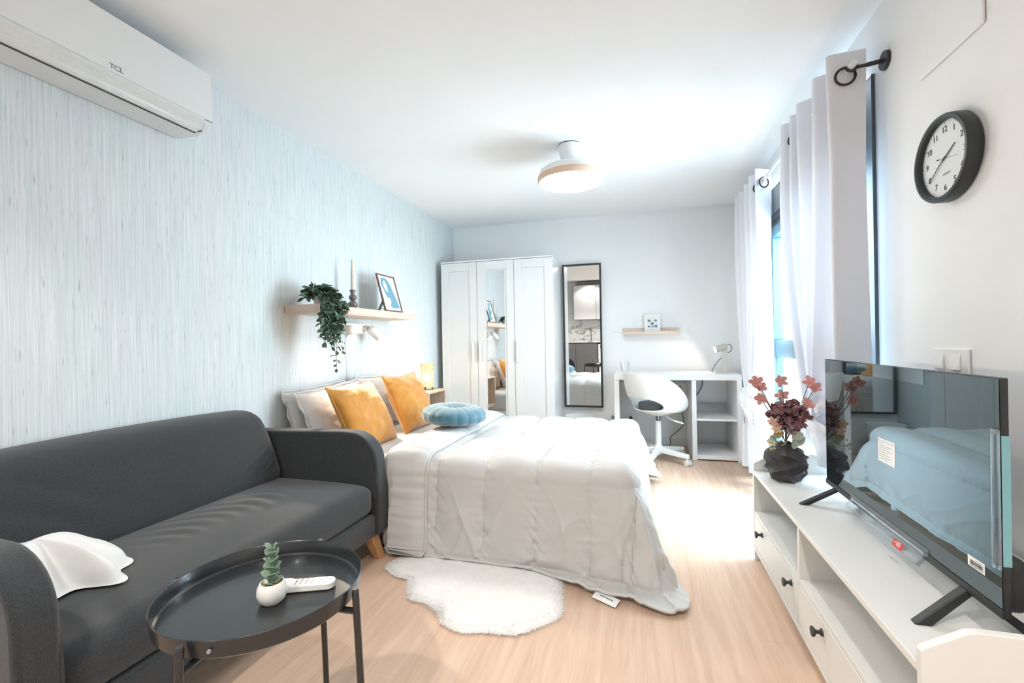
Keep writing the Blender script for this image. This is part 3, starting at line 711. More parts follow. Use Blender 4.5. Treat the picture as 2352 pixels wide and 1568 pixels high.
# remote control
rm = thing('remote_control', 'white remote control lying on the black tray table', 'remote control', (-.773, .888, .503))
rO = Vector((-.768, .885, .503)); rX = (Vector((-.714, .913, 0)) - Vector((-.826, .865, 0))).normalized(); rY = Vector((-rX.y, rX.x, 0))
def rbx(b, a0, a1, c0, c1, z0, z1, r=.02, k=6):
    pts = []
    for (qx, qy, s0) in ((a1 - r, c1 - r, 0), (a0 + r, c1 - r, 1), (a0 + r, c0 + r, 2), (a1 - r, c0 + r, 3)):
        for i in range(k + 1):
            w = (s0 + i / k) * PI / 2; pts.append((qx + r * math.cos(w), qy + r * math.sin(w)))
    n = len(pts); vs = [rO + rX * x + rY * y + Vector((0, 0, z)) for z in (z0, z1) for x, y in pts]
    b.add(vs, [tuple(range(n))[::-1], tuple(range(n, 2 * n))] + [(i, (i + 1) % n, (i + 1) % n + n, i + n) for i in range(n)]); return b
rbx(MB(), -.070, .070, -.0175, .0175, 0, .017, .017).build('body', M['plate'], rm, bevel=.003)
rbx(MB(), -.072, -.022, -.0195, .0195, .0005, .0185, .016).build('holder', M['plate'], rm, bevel=.002)
bt = MB(); 
for i in range(3):
    for j in range(3): rbx(bt, -.008 + i * .012, -.0045 + i * .012, -.0115 + j * .010, -.008 + j * .010, .0168, .0182, .0016, 3)
for a in range(4): w = a * PI / 2; rbx(bt, .047 + .010 * math.cos(w) - .0012, .047 + .010 * math.cos(w) + .0012, .010 * math.sin(w) - .0012, .010 * math.sin(w) + .0012, .0168, .0182, .001, 2)
bt.build('buttons', M['button'], rm, sm=False)
bt = MB(); rbx(bt, -.019, -.0155, -.002, .0015, .0168, .0183, .0016, 3); bt.build('power_button', M['ink'], rm, sm=False)
bt = MB(); rbx(bt, -.019, -.0155, .008, .0115, .0168, .0183, .0016, 3); bt.build('yellow_button', M['yellow'], rm, sm=False)
bt = MB(); rbx(bt, -.019, -.0155, -.012, -.0085, .0168, .0183, .0016, 3); bt.build('blue_button', M['bluebtn'], rm, sm=False)

# ------------------------------------------------------------------ rug
rp = [(-1.187, 1.912), (-1.10, 1.85), (-1.03, 1.835), (-.985, 1.76), (-.945, 1.70), (-.86, 1.685), (-.79, 1.64), (-.745, 1.585), (-.66, 1.552), (-.56, 1.575), (-.47, 1.585), (-.40, 1.64), (-.325, 1.73), (-.33, 1.84), (-.355, 1.98), (-.36, 2.15), (-.42, 2.28), (-.56, 2.36), (-.75, 2.36), (-.92, 2.30), (-1.0, 2.18), (-1.10, 2.08), (-1.17, 2.0)]
def spline(pts, n):
    pts = np.array(pts); k = len(pts); out = []
    for i in range(k):
        p0, p1, p2, p3 = pts[i - 1], pts[i], pts[(i + 1) % k], pts[(i + 2) % k]
        for j in range(n):
            t = j / n; out.append(.5 * ((2 * p1) + (-p0 + p2) * t + (2 * p0 - 5 * p1 + 4 * p2 - p3) * t * t + (-p0 + 3 * p1 - 3 * p2 + p3) * t ** 3))
    return np.array(out)
oc = spline(rp, 10); cen = np.array([-.75, 1.96]); ringn = 40; Pz = np.zeros((ringn, len(oc), 3))
for i in range(ringn):
    s_ = math.sin((i + .001) / (ringn - 1) * PI / 2) if i < ringn - 1 else 1.0
    q = cen + (oc - cen) * s_
    Pz[i, :, :2] = q
    Pz[i, :, 2] = .002 + .020 * (1 - s_ ** 14) + .003 * fbm(q[:, 0] * 22, q[:, 1] * 22, 0, 3, 2) * (1 - s_ ** 14)
rug = MB().grid(Pz, cv=True).build('sheepskin_rug', M['fur'], merge=True)
tag(rug, 'white faux sheepskin rug on the floor partly under the duvet', 'rug')
hb = MB(); rr0 = random.Random(3)
pts_in = []
for _ in range(15000):
    i = rr0.randrange(len(oc)); s_ = 1 - (rr0.random() ** 2.2) * .9
    p = cen + (oc[i] * (1 - (f_ := rr0.random())) + oc[(i + 1) % len(oc)] * f_ - cen) * s_
    dvx = (p - cen) / max(np.linalg.norm(p - cen), 1e-6); e_ = .3 + .9 * (s_ > .95)
    an = rr0.uniform(0, 2 * PI); d_ = np.array([dvx[0] * e_ + math.cos(an) * .5, dvx[1] * e_ + math.sin(an) * .5])
    L_ = rr0.uniform(.008, .017); w_ = .0013; z0 = .014 if s_ < .97 else .006
    q = np.array([p[0], p[1], z0]); side = np.array([-math.sin(an), math.cos(an), 0]) * w_
    tip = q + np.array([d_[0], d_[1], 0.7 if s_ < .95 else .2]) * L_
    hb.add([q - side, q + side, tip], [(0, 1, 2)])
hb.build('fur_pile', M['fur'], rug, sm=False)['kind'] = 'stuff'

# ------------------------------------------------------------------ wall shelf left
MBs = MB().box(XL + .002, -1.80, 2.24, 3.40, 1.262, 1.312)
tag(MBs.build('wall_shelf', M['oak'], sm=False, bevel=.0015), 'long thick oak floating shelf on the wallpapered wall above the bed', 'shelf')
# candlestick
cs = thing('candlestick', 'taupe bubble candlestick holding a tall beige taper candle on the shelf', 'candlestick', (-1.935, 2.745, 1.313))
o_ = (-1.935, 2.745, 1.313)
pr = [(0, 0), (.021, 0), (.022, .004)]
for k in range(13): a = -1.15 + k / 12 * 2.3; pr.append((.033 * math.cos(a) ** .9 if k else .0225, .034 + .029 * math.sin(a)))
for k in range(13): a = -1.1 + k / 12 * 2.2; pr.append((.0265 * math.cos(a) ** .9, .085 + .0235 * math.sin(a)))
pr += [(.014, .108), (.0145, .116), (.020, .134), (.020, .137), (.016, .137), (.014, .125), (0, .125)]
MB().lathe(pr, o_, 32).build('holder', M['taupe'], cs)
MB().lathe([(0, .126), (.0125, .126), (.0125, .14), (.0105, .25), (.005, .345), (.002, .352), (0, .353)], o_, 20).build('candle', M['candle'], cs)
# shelf picture
def quadpanel(b, O, X, Y, Z, x0, x1, y0, y1, z0, z1):
    vs = [O + X * x + Y * y + Z * z for z in (z0, z1) for x, y in ((x0, y0), (x1, y0), (x1, y1), (x0, y1))]
    b.add(vs, [(3, 2, 1, 0), (4, 5, 6, 7), (0, 1, 5, 4), (1, 2, 6, 5), (2, 3, 7, 6), (3, 0, 4, 7)]); return b
def framepic(name, label, O, X, Y, w, h, fw, fd, mf, group=None):
    O, X, Y = Vector(O), Vector(X).normalized(), Vector(Y).normalized(); Z = X.cross(Y)
    r = thing(name, label, 'picture', O)
    b = MB(); quadpanel(b, O, X, Y, Z, 0, fw, 0, h, 0, fd); quadpanel(b, O, X, Y, Z, w - fw, w, 0, h, 0, fd)
    quadpanel(b, O, X, Y, Z, fw, w - fw, 0, fw, 0, fd); quadpanel(b, O, X, Y, Z, fw, w - fw, h - fw, h, 0, fd)
    b.build('frame', mf, r, sm=False, bevel=.0012)
    quadpanel(MB(), O, X, Y, Z, fw, w - fw, fw, h - fw, .002, .006).build('print', M['paperart'], r, sm=False)
    return r, O, X, Y, Z
pf, O, X, Y, Z = framepic('framed_print', 'dark wood framed print of a blue abstract shape standing on the oak shelf', (-1.832, 2.985, 1.3135), (0, 1, 0), (-.27, 0, 1), .25, .295, .010, .014, M['brownframe'])
# generic abstract shape with a hole: ring + body
def shape(pts, z, mtl, name, par, O, X, Y, Z):
    b = MB(); b.add([O + X * x + Y * y + Z * z for x, y in pts], [tuple(range(len(pts)))]); return b.build(name, mtl, par, sm=False)
oc2 = spline([(u * .23 + .01, v * .275 + .01) for u, v in ((.14,.84),(.22,.93),(.42,.95),(.60,.87),(.72,.68),(.82,.45),(.92,.2),(.92,.09),(.68,.07),(.42,.08),(.40,.15),(.48,.24),(.46,.34),(.38,.37),(.34,.34),(.27,.44),(.20,.56),(.13,.68))], 6)
ic = spline([(u * .23 + .01, v * .275 + .01) for u, v in ((.30,.85),(.38,.84),(.44,.70),(.44,.56),(.38,.53),(.29,.62),(.24,.75))], 6)
shape([tuple(p) for p in oc2], .0068, M['artblue'], 'blue_shape', pf, O, X, Y, Z)
shape([tuple(p) for p in ic], .0074, M['paperart'], 'shape_hole', pf, O, X, Y, Z)
for _t, _x, _y in (('a', .030, .268), ('e', .222, .268), ('a', .030, .024), ('e', .222, .024)): textpart('corner_letter', _t, .010, O + X * _x + Y * _y + Z * .0072, X, Y, M['inkgrey'], pf, ext=.0001)
MB().tube([(-1.866, 3.05, 1.43), (-1.925, 3.05, 1.317)], .008, 6).build('easel_leg', M['brownframe'], pf)
MB().tube(cr([(-1.905, 3.05, 1.345), (-1.87, 3.06, 1.33), (-1.842, 3.06, 1.345)]), .0015, 5).build('cord', M['ink'], pf)

# trailing plant
pp = thing('trailing_plant', 'trailing green leafy plant in a white pot hanging over the oak shelf', 'plant', (-1.88, 2.36, 1.313))
pc = (-1.885, 2.345, 1.313)
MB().lathe([(0, 0), (.030, 0), (.040, .055), (.042, .07), (.037, .07), (.035, .055), (0, .054)], pc, 24).build('pot', M['pot'], pp)
lb = MB(); vb = MB(); rl = random.Random(12)
def vine(P, ns, step, drift):
    pts = [Vector(P)]; d = Vector(drift)
    for i in range(ns):
        d = (d + Vector((rl.uniform(-.25, .25), rl.uniform(-.3, .3), -.30))).normalized() if i > 1 else d.normalized()
        q = pts[-1] + d * step
        q.x = max(q.x, XL + .03)
        if q.x < -1.79 and q.z < 1.325 and pts[-1].z >= 1.262 - .01: q.x = -1.785 + rl.uniform(0, .02)
        pts.append(q)
    vb.tube(pts, .0013, 5)
    for i, p in enumerate(pts[1:], 1):
        dd_ = (pts[i] - pts[i - 1]).normalized()
        for s in (-1, 1):
            if rl.random() < .12: continue
            a = rl.uniform(0, 2 * PI); side = Vector((math.cos(a), math.sin(a), rl.uniform(-.5, .35)))
            L_ = rl.uniform(.026, .040)
            base = p + side * .006
            if base.x + side.x * L_ < XL + .01: side.x = abs(side.x)
            addleaf(lb, base, side + dd_ * .4, L_, L_ * .50, rl.uniform(-.25, .25), rl.uniform(-.9, .9), 4)
def strand(pts):
    vb.tube(pts, .0013, 5)
    for i in range(1, len(pts)):
        dd_ = (pts[i] - pts[i - 1]).normalized()
        for q in range(2 if i < len(pts) - 1 else 1):
            a = rl.uniform(0, 2 * PI); side = Vector((math.cos(a) * .8, math.sin(a), rl.uniform(-.6, .4)))
            L_ = rl.uniform(.030, .046); base = pts[i] + side * .004
            if base.x + side.x * L_ < XL + .01: side.x = abs(side.x)
            if 1.24 < base.z < 1.33 and side.x < 0: side.x = abs(side.x)
            addleaf(lb, base, side + dd_ * .5, L_, L_ * .52, rl.uniform(-.25, .25), rl.uniform(-1.1, 1.1), 4)
PY = 2.335
for k in range(44):          # bushy crown
    a = rl.uniform(0, 2 * PI); R_ = rl.uniform(.045, .105); H_ = rl.uniform(.005, .055)
    pts = []
    for i in range(6):
        t = i / 5; pts.append(Vector((-1.885 + .012 * math.cos(a) + R_ * .8 * math.cos(a) * t, PY + .012 * math.sin(a) + R_ * math.sin(a) * t, 1.372 + H_ * math.sin(PI * min(1, t * .75)) * 1.2 - .03 * t * t)))
    for p in pts: p.x = max(p.x, XL + .03)
    strand(pts)
for k in range(36):          # trailing strands
    u = rl.uniform(-1, 1); y0_ = PY - .018 + u * .105; xo = rl.uniform(-1.788, -1.755)
    zend = 1.04 + .13 * abs(u) + rl.uniform(0, .16); y1_ = y0_ + rl.uniform(-.025, .025) - u * .02
    if k == 0: zend, y0_, y1_ = .945, PY + .012, PY + .016
    if k == 1: zend, y0_, y1_ = 1.04, PY + .02, PY + .065
    pts = [Vector((-1.875, PY + u * .03, 1.38)), Vector((-1.84, PY + u * .06, 1.40)), Vector((-1.80, y0_ * .7 + PY * .3, 1.375)), Vector((xo, y0_, 1.33))]
    z = 1.33
    while z > zend:
        z -= .027; f_ = (1.33 - z) / (1.33 - zend + .001); pts.append(Vector((xo + rl.uniform(-.006, .006) - .02 * f_ * (z < 1.25), y0_ + (y1_ - y0_) * f_ + rl.uniform(-.006, .006), z)))
    strand(pts)
vb.build('vines', M['stem'], pp); lb.build('leaves', M['leaf'], pp)['kind'] = 'stuff'

# spotlight bar
sl = thing('wall_spotlight', 'white wall bar with two spot heads under the oak shelf', 'wall light', (XL, 2.83, 1.19))
MB().rbox(XL + .002, XL + .045, 2.68, 3.00, 1.148, 1.228, .012, 3).build('mounting_bar', M['spotwhite'], sl)
def head(py, tgt, lit):
    c = Vector((XL + .075, py, 1.185)); MB().cyl((XL + .044, py, 1.187), (XL + .078, py, 1.187), .024, .022, 20).build('joint', M['spotwhite'], sl)
    d = Vector(tgt).normalized(); p0 = c + d * -.005 + Vector((.02, 0, 0)); p1 = p0 + d * .10
    Mx = d.to_track_quat('Z', 'Y').to_matrix()
    hd = MB().lathe([(0, -.004), (.022, -.004), (.031, .008), (.034, .03), (.034, .105), (.031, .105), (.029, .088), (0, .086)], p0, 32, Mx).build('spot_head', M['spotwhite'], sl)
    MB().lathe([(0, .0865), (.027, .0865), (.027, .093), (0, .096)], p0, 24, Mx).build('bulb', M['bulb'] if lit else M['bulb'], hd)
    return p1, d
p1, d1 = head(2.73, (.50, -.42, -.66), True)
p2, d2 = head(2.99, (.55, .35, -.62), True)
spot('bed_spot_beam', p1 + d1 * .02, p1 + d1 * .02 + Vector((.90, -.50, -.50)), 11, (1, .82, .62), 1.95, .5, .02)
spot('bed_spot_beam', p2 + d2 * .02, p2 + d2, 1.5, (1, .80, .58), 1.8, .6, .02)
MB().tube(cr([(XL + .006, 2.815, 1.15), (XL + .006, 2.82, 1.0), (XL + .006, 2.835, .80), (XL + .006, 2.84, .60)]), .0022, 6).build('power_cord', M['plate'], sl)
MB().tube(cr([(XL + .006, 2.825, 1.15), (XL + .006, 2.84, 1.04), (XL + .006, 2.852, .98), (XL + .006, 2.85, .85), (XL + .006, 2.85, .6)]), .0012, 6).build('switch_cord', M['plate'], sl)

# ------------------------------------------------------------------ bedside cube and lamp
ns = thing('bedside_table', 'small open oak cube bedside table on the wall beside the wardrobe', 'bedside table', (-1.87, 3.58, .31))
b = MB(); a0, a1, z0, z1, x1 = 3.43, 3.765, .315, .658, -1.705
b.box(XL + .002, x1, a0, a1, z1 - .016, z1); b.box(XL + .002, x1, a0, a1, z0, z0 + .016)
b.box(XL + .002, x1, a0, a0 + .016, z0 + .0161, z1 - .0161); b.box(XL + .002, x1, a1 - .016, a1, z0 + .0161, z1 - .0161)
b.build('box', M['oakd'], ns, sm=False, bevel=.001)
MB().box(XL + .003, XL + .010, a0 + .0165, a1 - .0165, z0 + .0165, z1 - .0165).build('back_panel', M['oakd'], ns, sm=False)
bl = thing('bedside_lamp', 'lit woven cylinder lamp on short legs on the bedside table', 'lamp', (-1.83, 3.655, .658))
lc = (-1.83, 3.655)
b = MB(); nA, nZ = 22, 14; r = .058; zb, zt = .688, .888
for k in range(nA):
    a = 2 * PI * k / nA; da = .0030 / r
    for s in (0,):
        c0, s0, c1, s1 = math.cos(a - da), math.sin(a - da), math.cos(a + da), math.sin(a + da)
        b.add([(lc[0]+r*c0, lc[1]+r*s0, zb), (lc[0]+r*c1, lc[1]+r*s1, zb), (lc[0]+r*c1, lc[1]+r*s1, zt), (lc[0]+r*c0, lc[1]+r*s0, zt)], [(0,1,2,3)])
for k in range(nZ + 1):
    z = zb + (zt - zb) * k / nZ; w = .0020
    b.grid(np.array([[[lc[0] + (r+.001) * math.cos(a), lc[1] + (r+.001) * math.sin(a), zz] for a in np.linspace(0, 2*PI, 49)] for zz in (z - w, z + w)]))
b.build('woven_shade', M['weave'], bl, sm=False, solid=.0014)
MB().lathe([(0, .684), (.058, .684), (.059, .690), (0, .692)], (*lc, 0), 32).build('base_disc', M['weave'], bl)
MB().cyl((*lc, .692), (*lc, .735), .016, .016, 16).build('socket', M['plate'], bl)
MB().lathe([(0, .735), (.010, .738), (.021, .762), (.022, .775), (.014, .792), (0, .797)], (*lc, 0), 20).build('bulb', mat('lit_warm_bulb', (1, .9, .7), .5, 0, emit=(1, .70, .36), es=45), bl)
for k in range(3):
    a = k * 2 * PI / 3 + .3; MB().cyl((lc[0] + .045 * math.cos(a), lc[1] + .045 * math.sin(a), .6585), (lc[0] + .045 * math.cos(a), lc[1] + .045 * math.sin(a), .684), .006, .006, 10).build('leg', M['stem'], bl)
MB().tube(cr([(lc[0] - .05, lc[1] - .02, .672), (-1.93, 3.60, .665), (-2.0, 3.52, .69), (-2.035, 3.50, .71)]), .0028, 6).build('cord', M['stem'], bl)
MB().tube(cr([(lc[0] + .05, lc[1] + .03, .664), (-1.78, 3.75, .663), (-1.76, 3.80, .64), (-1.74, 3.84, .58), (-1.76, 3.85, .53), (-1.80, 3.84, .48)]), .0025, 6).build('hanging_cord', M['stem'], bl)
so_ = thing('wall_socket', 'white wall socket with dark plug beside the bedside lamp', 'socket', (XL, 3.50, .72))
MB().rbox(XL + .001, XL + .010, 3.46, 3.54, .68, .76, .004, 3).build('plate', M['plate'], so_)
MB().cyl((XL + .010, 3.50, .71), (XL + .035, 3.50, .71), .016, .012, 14).build('plug', M['stem'], so_)

# ------------------------------------------------------------------ wardrobe
wa = thing('wardrobe', 'tall white three-door wardrobe with a mirror in its middle door', 'wardrobe', (-1.40, 4.57, 0))
wx0, wx1, wy0, wy1, wz = -1.985, -.815, 4.333, 4.815, 1.90
b = MB(); b.box(wx0, wx0 + .016, wy0, wy1, 0, wz - .016); b.box(wx1 - .016, wx1, wy0, wy1, 0, wz - .016)
b.box(wx0, wx1, wy0 - .016, wy1, wz - .016, wz); b.box(wx0 + .016, wx1 - .016, wy1 - .006, wy1, .0, wz - .016)
b.box(wx0 + .016, wx1 - .016, wy0, wy0 + .012, 0, .06)
b.build('carcass', M['whitegloss'], wa, sm=False, bevel=.002)
edges = [wx0, -1.593, -1.203, wx1]
for k in range(3):
    x0, x1 = edges[k] + .002, edges[k + 1] - .002; zb, zt = .06, wz - .020; f = .078
    dr = MB(); dr.box(x0, x0 + f, wy0 - .016, wy0 - .001, zb, zt); dr.box(x1 - f, x1, wy0 - .016, wy0 - .001, zb, zt)
    dr.box(x0 + f, x1 - f, wy0 - .016, wy0 - .001, zb, zb + .085); dr.box(x0 + f, x1 - f, wy0 - .016, wy0 - .001, zt - .085, zt)
    dr.box(x0 + f, x1 - f, wy0 - .009, wy0 - .001, zb + .085, zt - .085)
    do = dr.build('door', M['whitegloss'], wa, sm=False, bevel=.002)
    if k == 1:
        MB().box(x0 + .098, x1 - .098, wy0 - .0115, wy0 - .0092, .16, zt - .095).build('mirror_panel', M['mirror'], do, sm=False)
    hx = {0: x1 - .040, 1: x0 + .032, 2: x0 + .028}[k]
    MB().box(hx - .010, hx + .010, wy0 - .040, wy0 - .030, .872, 1.072).box(hx - .008, hx + .008, wy0 - .031, wy0 - .0155, .885, .895).box(hx - .008, hx + .008, wy0 - .031, wy0 - .0155, 1.049, 1.059).build('handle', M['plate'], do, sm=False, bevel=.002)

# wall mirror (top edge leans a little into the room)
wm = thing('wall_mirror', 'tall narrow black-framed mirror hanging right of the wardrobe', 'mirror', (-.593, 4.79, .367))
al = .0106 * 1.0; O = Vector((-.795, 4.811, .367)); X = Vector((1, 0, 0)); Y = Vector((0, -math.sin(al), math.cos(al))); Z = X.cross(Y)
b = MB(); fw = .018; w, h = .403, 1.503
for a in ((0, fw, 0, h), (w - fw, w, 0, h), (fw, w - fw, 0, fw), (fw, w - fw, h - fw, h)): quadpanel(b, O, X, Y, Z, *a, 0, .028)
b.build('frame', M['blackframe'], wm, sm=False, bevel=.002)
quadpanel(MB(), O, X, Y, Z, fw, w - fw, fw, h - fw, .006, .014).build('mirror_glass', M['mirror'], wm, sm=False)

# ------------------------------------------------------------------ picture ledge with print
le = thing('picture_ledge', 'narrow pale birch picture ledge on the back wall above the desk', 'shelf', (.085, 4.78, 1.12))
MB().box(-.185, .368, 4.715, D - .001, 1.120, 1.132).box(-.185, .368, 4.715, 4.724, 1.1321, 1.148).box(-.185, .368, D - .011, D - .0012, 1.1321, 1.186).build('ledge', M['oakx'], le, sm=False, bevel=.001)
MB().cyl((.29, D - .0135, 1.172), (.29, D - .011, 1.172), .006, n=12).build('screw_cap', M['plate'], le)
pf2, O, X, Y, Z = framepic('framed_print', 'small white framed print of blue flowers standing on the birch ledge', (.032, 4.775, 1.1335), (1, 0, 0), (0, .14, 1), .153, .182, .011, .012, M['white'])
fb = MB(); rf = random.Random(5)
for (fx, fy, q) in ((.045, .122, .016), (.108, .124, .014), (.076, .092, .017), (.043, .064, .012), (.078, .062, .011), (.110, .066, .016)):
    n_ = 14; fb.add([O + X * (fx + q * (1 + .2 * math.cos(5 * t)) * math.cos(t)) + Y * (fy + q * .85 * (1 + .2 * math.cos(5 * t)) * math.sin(t)) + Z * .0068 for t in np.linspace(0, 2 * PI, n_, endpoint=False)], [tuple(range(n_))])
fb.build('blue_blossoms', M['artblue2'], pf2, sm=False)
fb = MB()
for (fx, fy) in ((.075, .125), (.060, .108), (.094, .108), (.040, .092), (.112, .094), (.060, .076), (.094, .074), (.062, .050), (.092, .048), (.076, .112)):
    fb.add([O + X * (fx + .006 * math.cos(t)) + Y * (fy + .009 * math.sin(t)) + Z * .0065 for t in np.linspace(0, 2 * PI, 8, endpoint=False)], [tuple(range(8))])
fb.build('peach_leaves', M['artpeach'], pf2, sm=False)
for _q in ((.050, .104, .150, .1515), (.060, .094, .030, .0312)): quadpanel(MB(), O, X, Y, Z, *_q, .0062, .0066).build('print_line', M['inkgrey'], pf2, sm=False)

# ------------------------------------------------------------------ desk
de = thing('desk', 'white desk with open shelves on its right side', 'desk', (.29, 4.5, 0))
dx0, dx1, dy0, dy1 = -.248, .822, 4.27, 4.795
MB().box(dx0, dx1, dy0, dy1, .702, .752).build('desk_top', M['white'], de, sm=False, bevel=.0015)
MB().box(dx0, dx0 + .045, dy0, dy1, 0, .701).build('side_panel', M['white'], de, sm=False, bevel=.0015)
MB().box(dx1 - .040, dx1, dy0, dy1, 0, .701).build('side_panel', M['white'], de, sm=False, bevel=.0015)
MB().box(.418, .456, dy0, dy1, 0, .701).build('side_panel', M['white'], de, sm=False, bevel=.0015)
MB().box(.457, dx1 - .041, dy0 + .004, dy1 - .05, .348, .364).build('shelf', M['white'], de, sm=False, bevel=.001)
MB().box(.457, dx1 - .041, dy0, dy1 - .05, .012, .05).build('shelf', M['white'], de, sm=False, bevel=.001)
MB().box(.457, dx1 - .041, dy1 - .030, dy1 - .026, .45, .70).build('back_strip', M['white'], de, sm=False)
b = MB().box(dx0 + .046, .417, dy1 - .06, dy1 - .044, .57, .636).box(dx0 + .046, .417, dy1 - .03, dy1 - .02, .50, .70); b.build('cross_rail', M['white'], de, sm=False, bevel=.001)
for x in (-.15, .36): MB().cyl((x, dy1 - .0605, .60), (x, dy1 - .064, .60), .010, n=14).build('screw', M['inkgrey'], de)

# glass
gl = MB().lathe([(0, 0), (.033, 0), (.0365, .02), (.046, .105), (.0445, .105), (.0345, .022), (.031, .008), (0, .008)], (-.158, 4.55, .7525), 32).build('drinking_glass', M['tumbler'])
tag(gl, 'clear drinking glass standing on the left end of the desk', 'glass')
# desk lamp
dl = thing('desk_lamp', 'greige metal desk lamp with a lit tilted head on the desk', 'lamp', (.70, 4.53, .7525))
MB().box(.652, .822 - .03, 4.470, 4.474, .7525, .782).box(.652, .792, 4.474, 4.59, .7525, .756).build('base', M['greige'], dl, sm=False, bevel=.002)
MB().box(.700, .742, 4.465, 4.469, .7525, .985).box(.738, .742, 4.469, 4.50, .756, .985).build('post', M['greige'], dl, sm=False, bevel=.0015)
MB().cyl((.722, 4.455, .985), (.722, 4.505, .985), .021, n=24).build('pivot', M['greige'], dl)
d = Vector((-.95, -.30, -.26)).normalized(); Mx = d.to_track_quat('Z', 'Y').to_matrix(); p0 = Vector((.735, 4.48, .992))
hd = MB().lathe([(0, 0), (.026, 0), (.029, .004), (.029, .105), (.0265, .105), (.0255, .09), (0, .09)], p0, 28, Mx).build('lamp_head', M['greige'], dl)
MB().lathe([(0, .0905), (.0255, .0905), (.0255, .099), (.018, .106), (0, .109)], p0, 24, Mx).build('bulb', M['deskbulb'], hd)
spot('desk_lamp_beam', p0 + d * .12, p0 + d * .12 + Vector((-.8, .35, -.5)), .6, (1, .84, .68), 2.3, .4, .02)
MB().tube(cr([(.745, 4.49, 1.0), (.765, 4.49, 1.01), (.785, 4.49, .985), (.775, 4.49, .95), (.752, 4.50, .935)]), .003, 8).build('cord', M['ink'], dl)
MB().tube(cr([(.70, 4.50, .885), (.68, 4.51, .87), (.648, 4.52, .82), (.628, 4.53, .775), (.622, 4.55, .7545)]), .003, 8).build('power_cord', M['ink'], dl)
cb = MB().tube(cr([(.562, 4.73, .699), (.562, 4.73, .66), (.560, 4.73, .62), (.535, 4.73, .56), (.505, 4.73, .52), (.475, 4.73, .46)]), .0038, 8)
cb.tube(cr([(.392, 4.70, .44), (.372, 4.70, .37), (.378, 4.70, .30), (.382, 4.70, .24), (.33, 4.70, .17), (.262, 4.70, .11), (.256, 4.70, .05), (.25, 4.70, .008)]), .0038, 8)
cb.cyl((.562, 4.73, .70), (.562, 4.73, .675), .009, .006, 10)
cb.tube(cr([(.25, 4.70, .008), (.15, 4.66, .006), (.02, 4.66, .02), (-.08, 4.72, .03), (-.10, 4.77, .09), (-.108, 4.80, .20), (-.118, 4.808, .262)]), .0038, 8)
tag(cb.build('power_cable', M['ink']), 'black power cable running down behind the desk to the wall sockets', 'cable')
ws = thing('double_socket', 'white double wall socket under the desk with one black plug', 'socket', (-.14, D, .265))
MB().rbox(-.212, -.052, D - .010, D - .001, .222, .305, .004, 3).build('plate', M['plate'], ws)
MB().cyl((-.172, D - .0105, .264), (-.172, D - .0085, .264), .021, n=24).build('socket_ring', M['skirt'], ws)
MB().cyl((-.178, D - .0115, .264), (-.178, D - .0105, .264), .003, n=8).cyl((-.166, D - .0115, .264), (-.166, D - .0105, .264), .003, n=8).build('socket_holes', M['ink'], ws)
MB().cyl((-.118, D - .011, .264), (-.118, D - .035, .264), .018, .013, 16).build('plug', M['ink'], ws)
w2 = thing('single_socket', 'white wall socket left of the desk beside its leg', 'socket', (-.30, D, .265))
MB().rbox(-.335, -.262, D - .010, D - .001, .222, .305, .004, 3).build('plate', M['plate'], w2)
MB().cyl((-.298, D - .0105, .264), (-.298, D - .0085, .264), .021, n=24).build('socket_ring', M['inkgrey'], w2)
# bin
bk = MB().lathe([(0, .002), (.105, .002), (.108, .008), (.132, .308), (.139, .312), (.139, .317), (.130, .317), (.127, .305), (.104, .012), (0, .012)], (-.615, 4.56, 0), 48).build('waste_bin', M['basket'])
tag(bk, 'round white plastic bin on the floor under the wall mirror', 'bin')

# ------------------------------------------------------------------ swivel chair
ch = thing('swivel_chair', 'white plastic swivel chair with grey seat pad at the desk', 'chair', (.13, 4.22, 0))
ccx, ccy = .13, 4.20
fd = math.radians(36)       # direction the chair faces
cf = np.array([math.cos(fd), math.sin(fd)]); cs_ = np.array([-math.sin(fd), math.cos(fd)])
nt_, nv_ = 240, 90
Tn = np.linspace(-PI, PI, nt_, endpoint=False); Vn = np.linspace(0, 1, nv_)
VV, TT = np.meshgrid(Vn, Tn, indexing='ij')     # theta 0 = back
bk_ = (np.cos(TT) + 1) / 2                       # 1 at back, 0 at front
rimz = .487 + .300 * smooth(bk_ * 1.12) ** .9
sz0 = .450
rim_r = .235 + .020 * np.cos(TT) + .045 * np.exp(-((np.abs(TT) - PI) / .5) ** 2) * 1 + .03 * np.abs(np.sin(TT)) ** 2
seat_r = .195
q1 = smooth(np.clip(VV / .45, 0, 1)); rad = np.where(VV < .45, seat_r * (VV / .45), seat_r + (rim_r - seat_r) * np.sin(np.clip((VV - .45) / .55, 0, 1) * PI / 2) ** 1.0)
up_ = np.clip((VV - .40) / .60, 0, 1) ** 1.5
zz = sz0 - .012 + .012 * (np.clip(VV / .45, 0, 1)) ** 2 + (rimz - sz0) * up_
fx_ = -rad * np.cos(TT) * 1.0; sy_ = rad * np.sin(TT) * 1.10
fx_ = fx_ - .03 * bk_ * up_
Pch = np.stack([ccx + fx_ * cf[0] + sy_ * cs_[0], ccy + fx_ * cf[1] + sy_ * cs_[1], zz], -1)
hole = ((np.abs(TT + .05) / 1.02) ** 2.4 + (np.abs(VV - .575) / .128) ** 2.4) < 1
b = MB(); vs = Pch.reshape(-1, 3); fs = []
for i in range(nv_ - 1):
    for j in range(nt_):
        j2 = (j + 1) % nt_
        if hole[i, j] and hole[i + 1, j] and hole[i, j2] and hole[i + 1, j2]: continue
        fs.append((i*nt_+j, (i+1)*nt_+j, (i+1)*nt_+j2, i*nt_+j2))
b.add(vs, fs)
o = b.build('seat_shell', M['chair'], ch, solid=.010, merge=True, off=0)
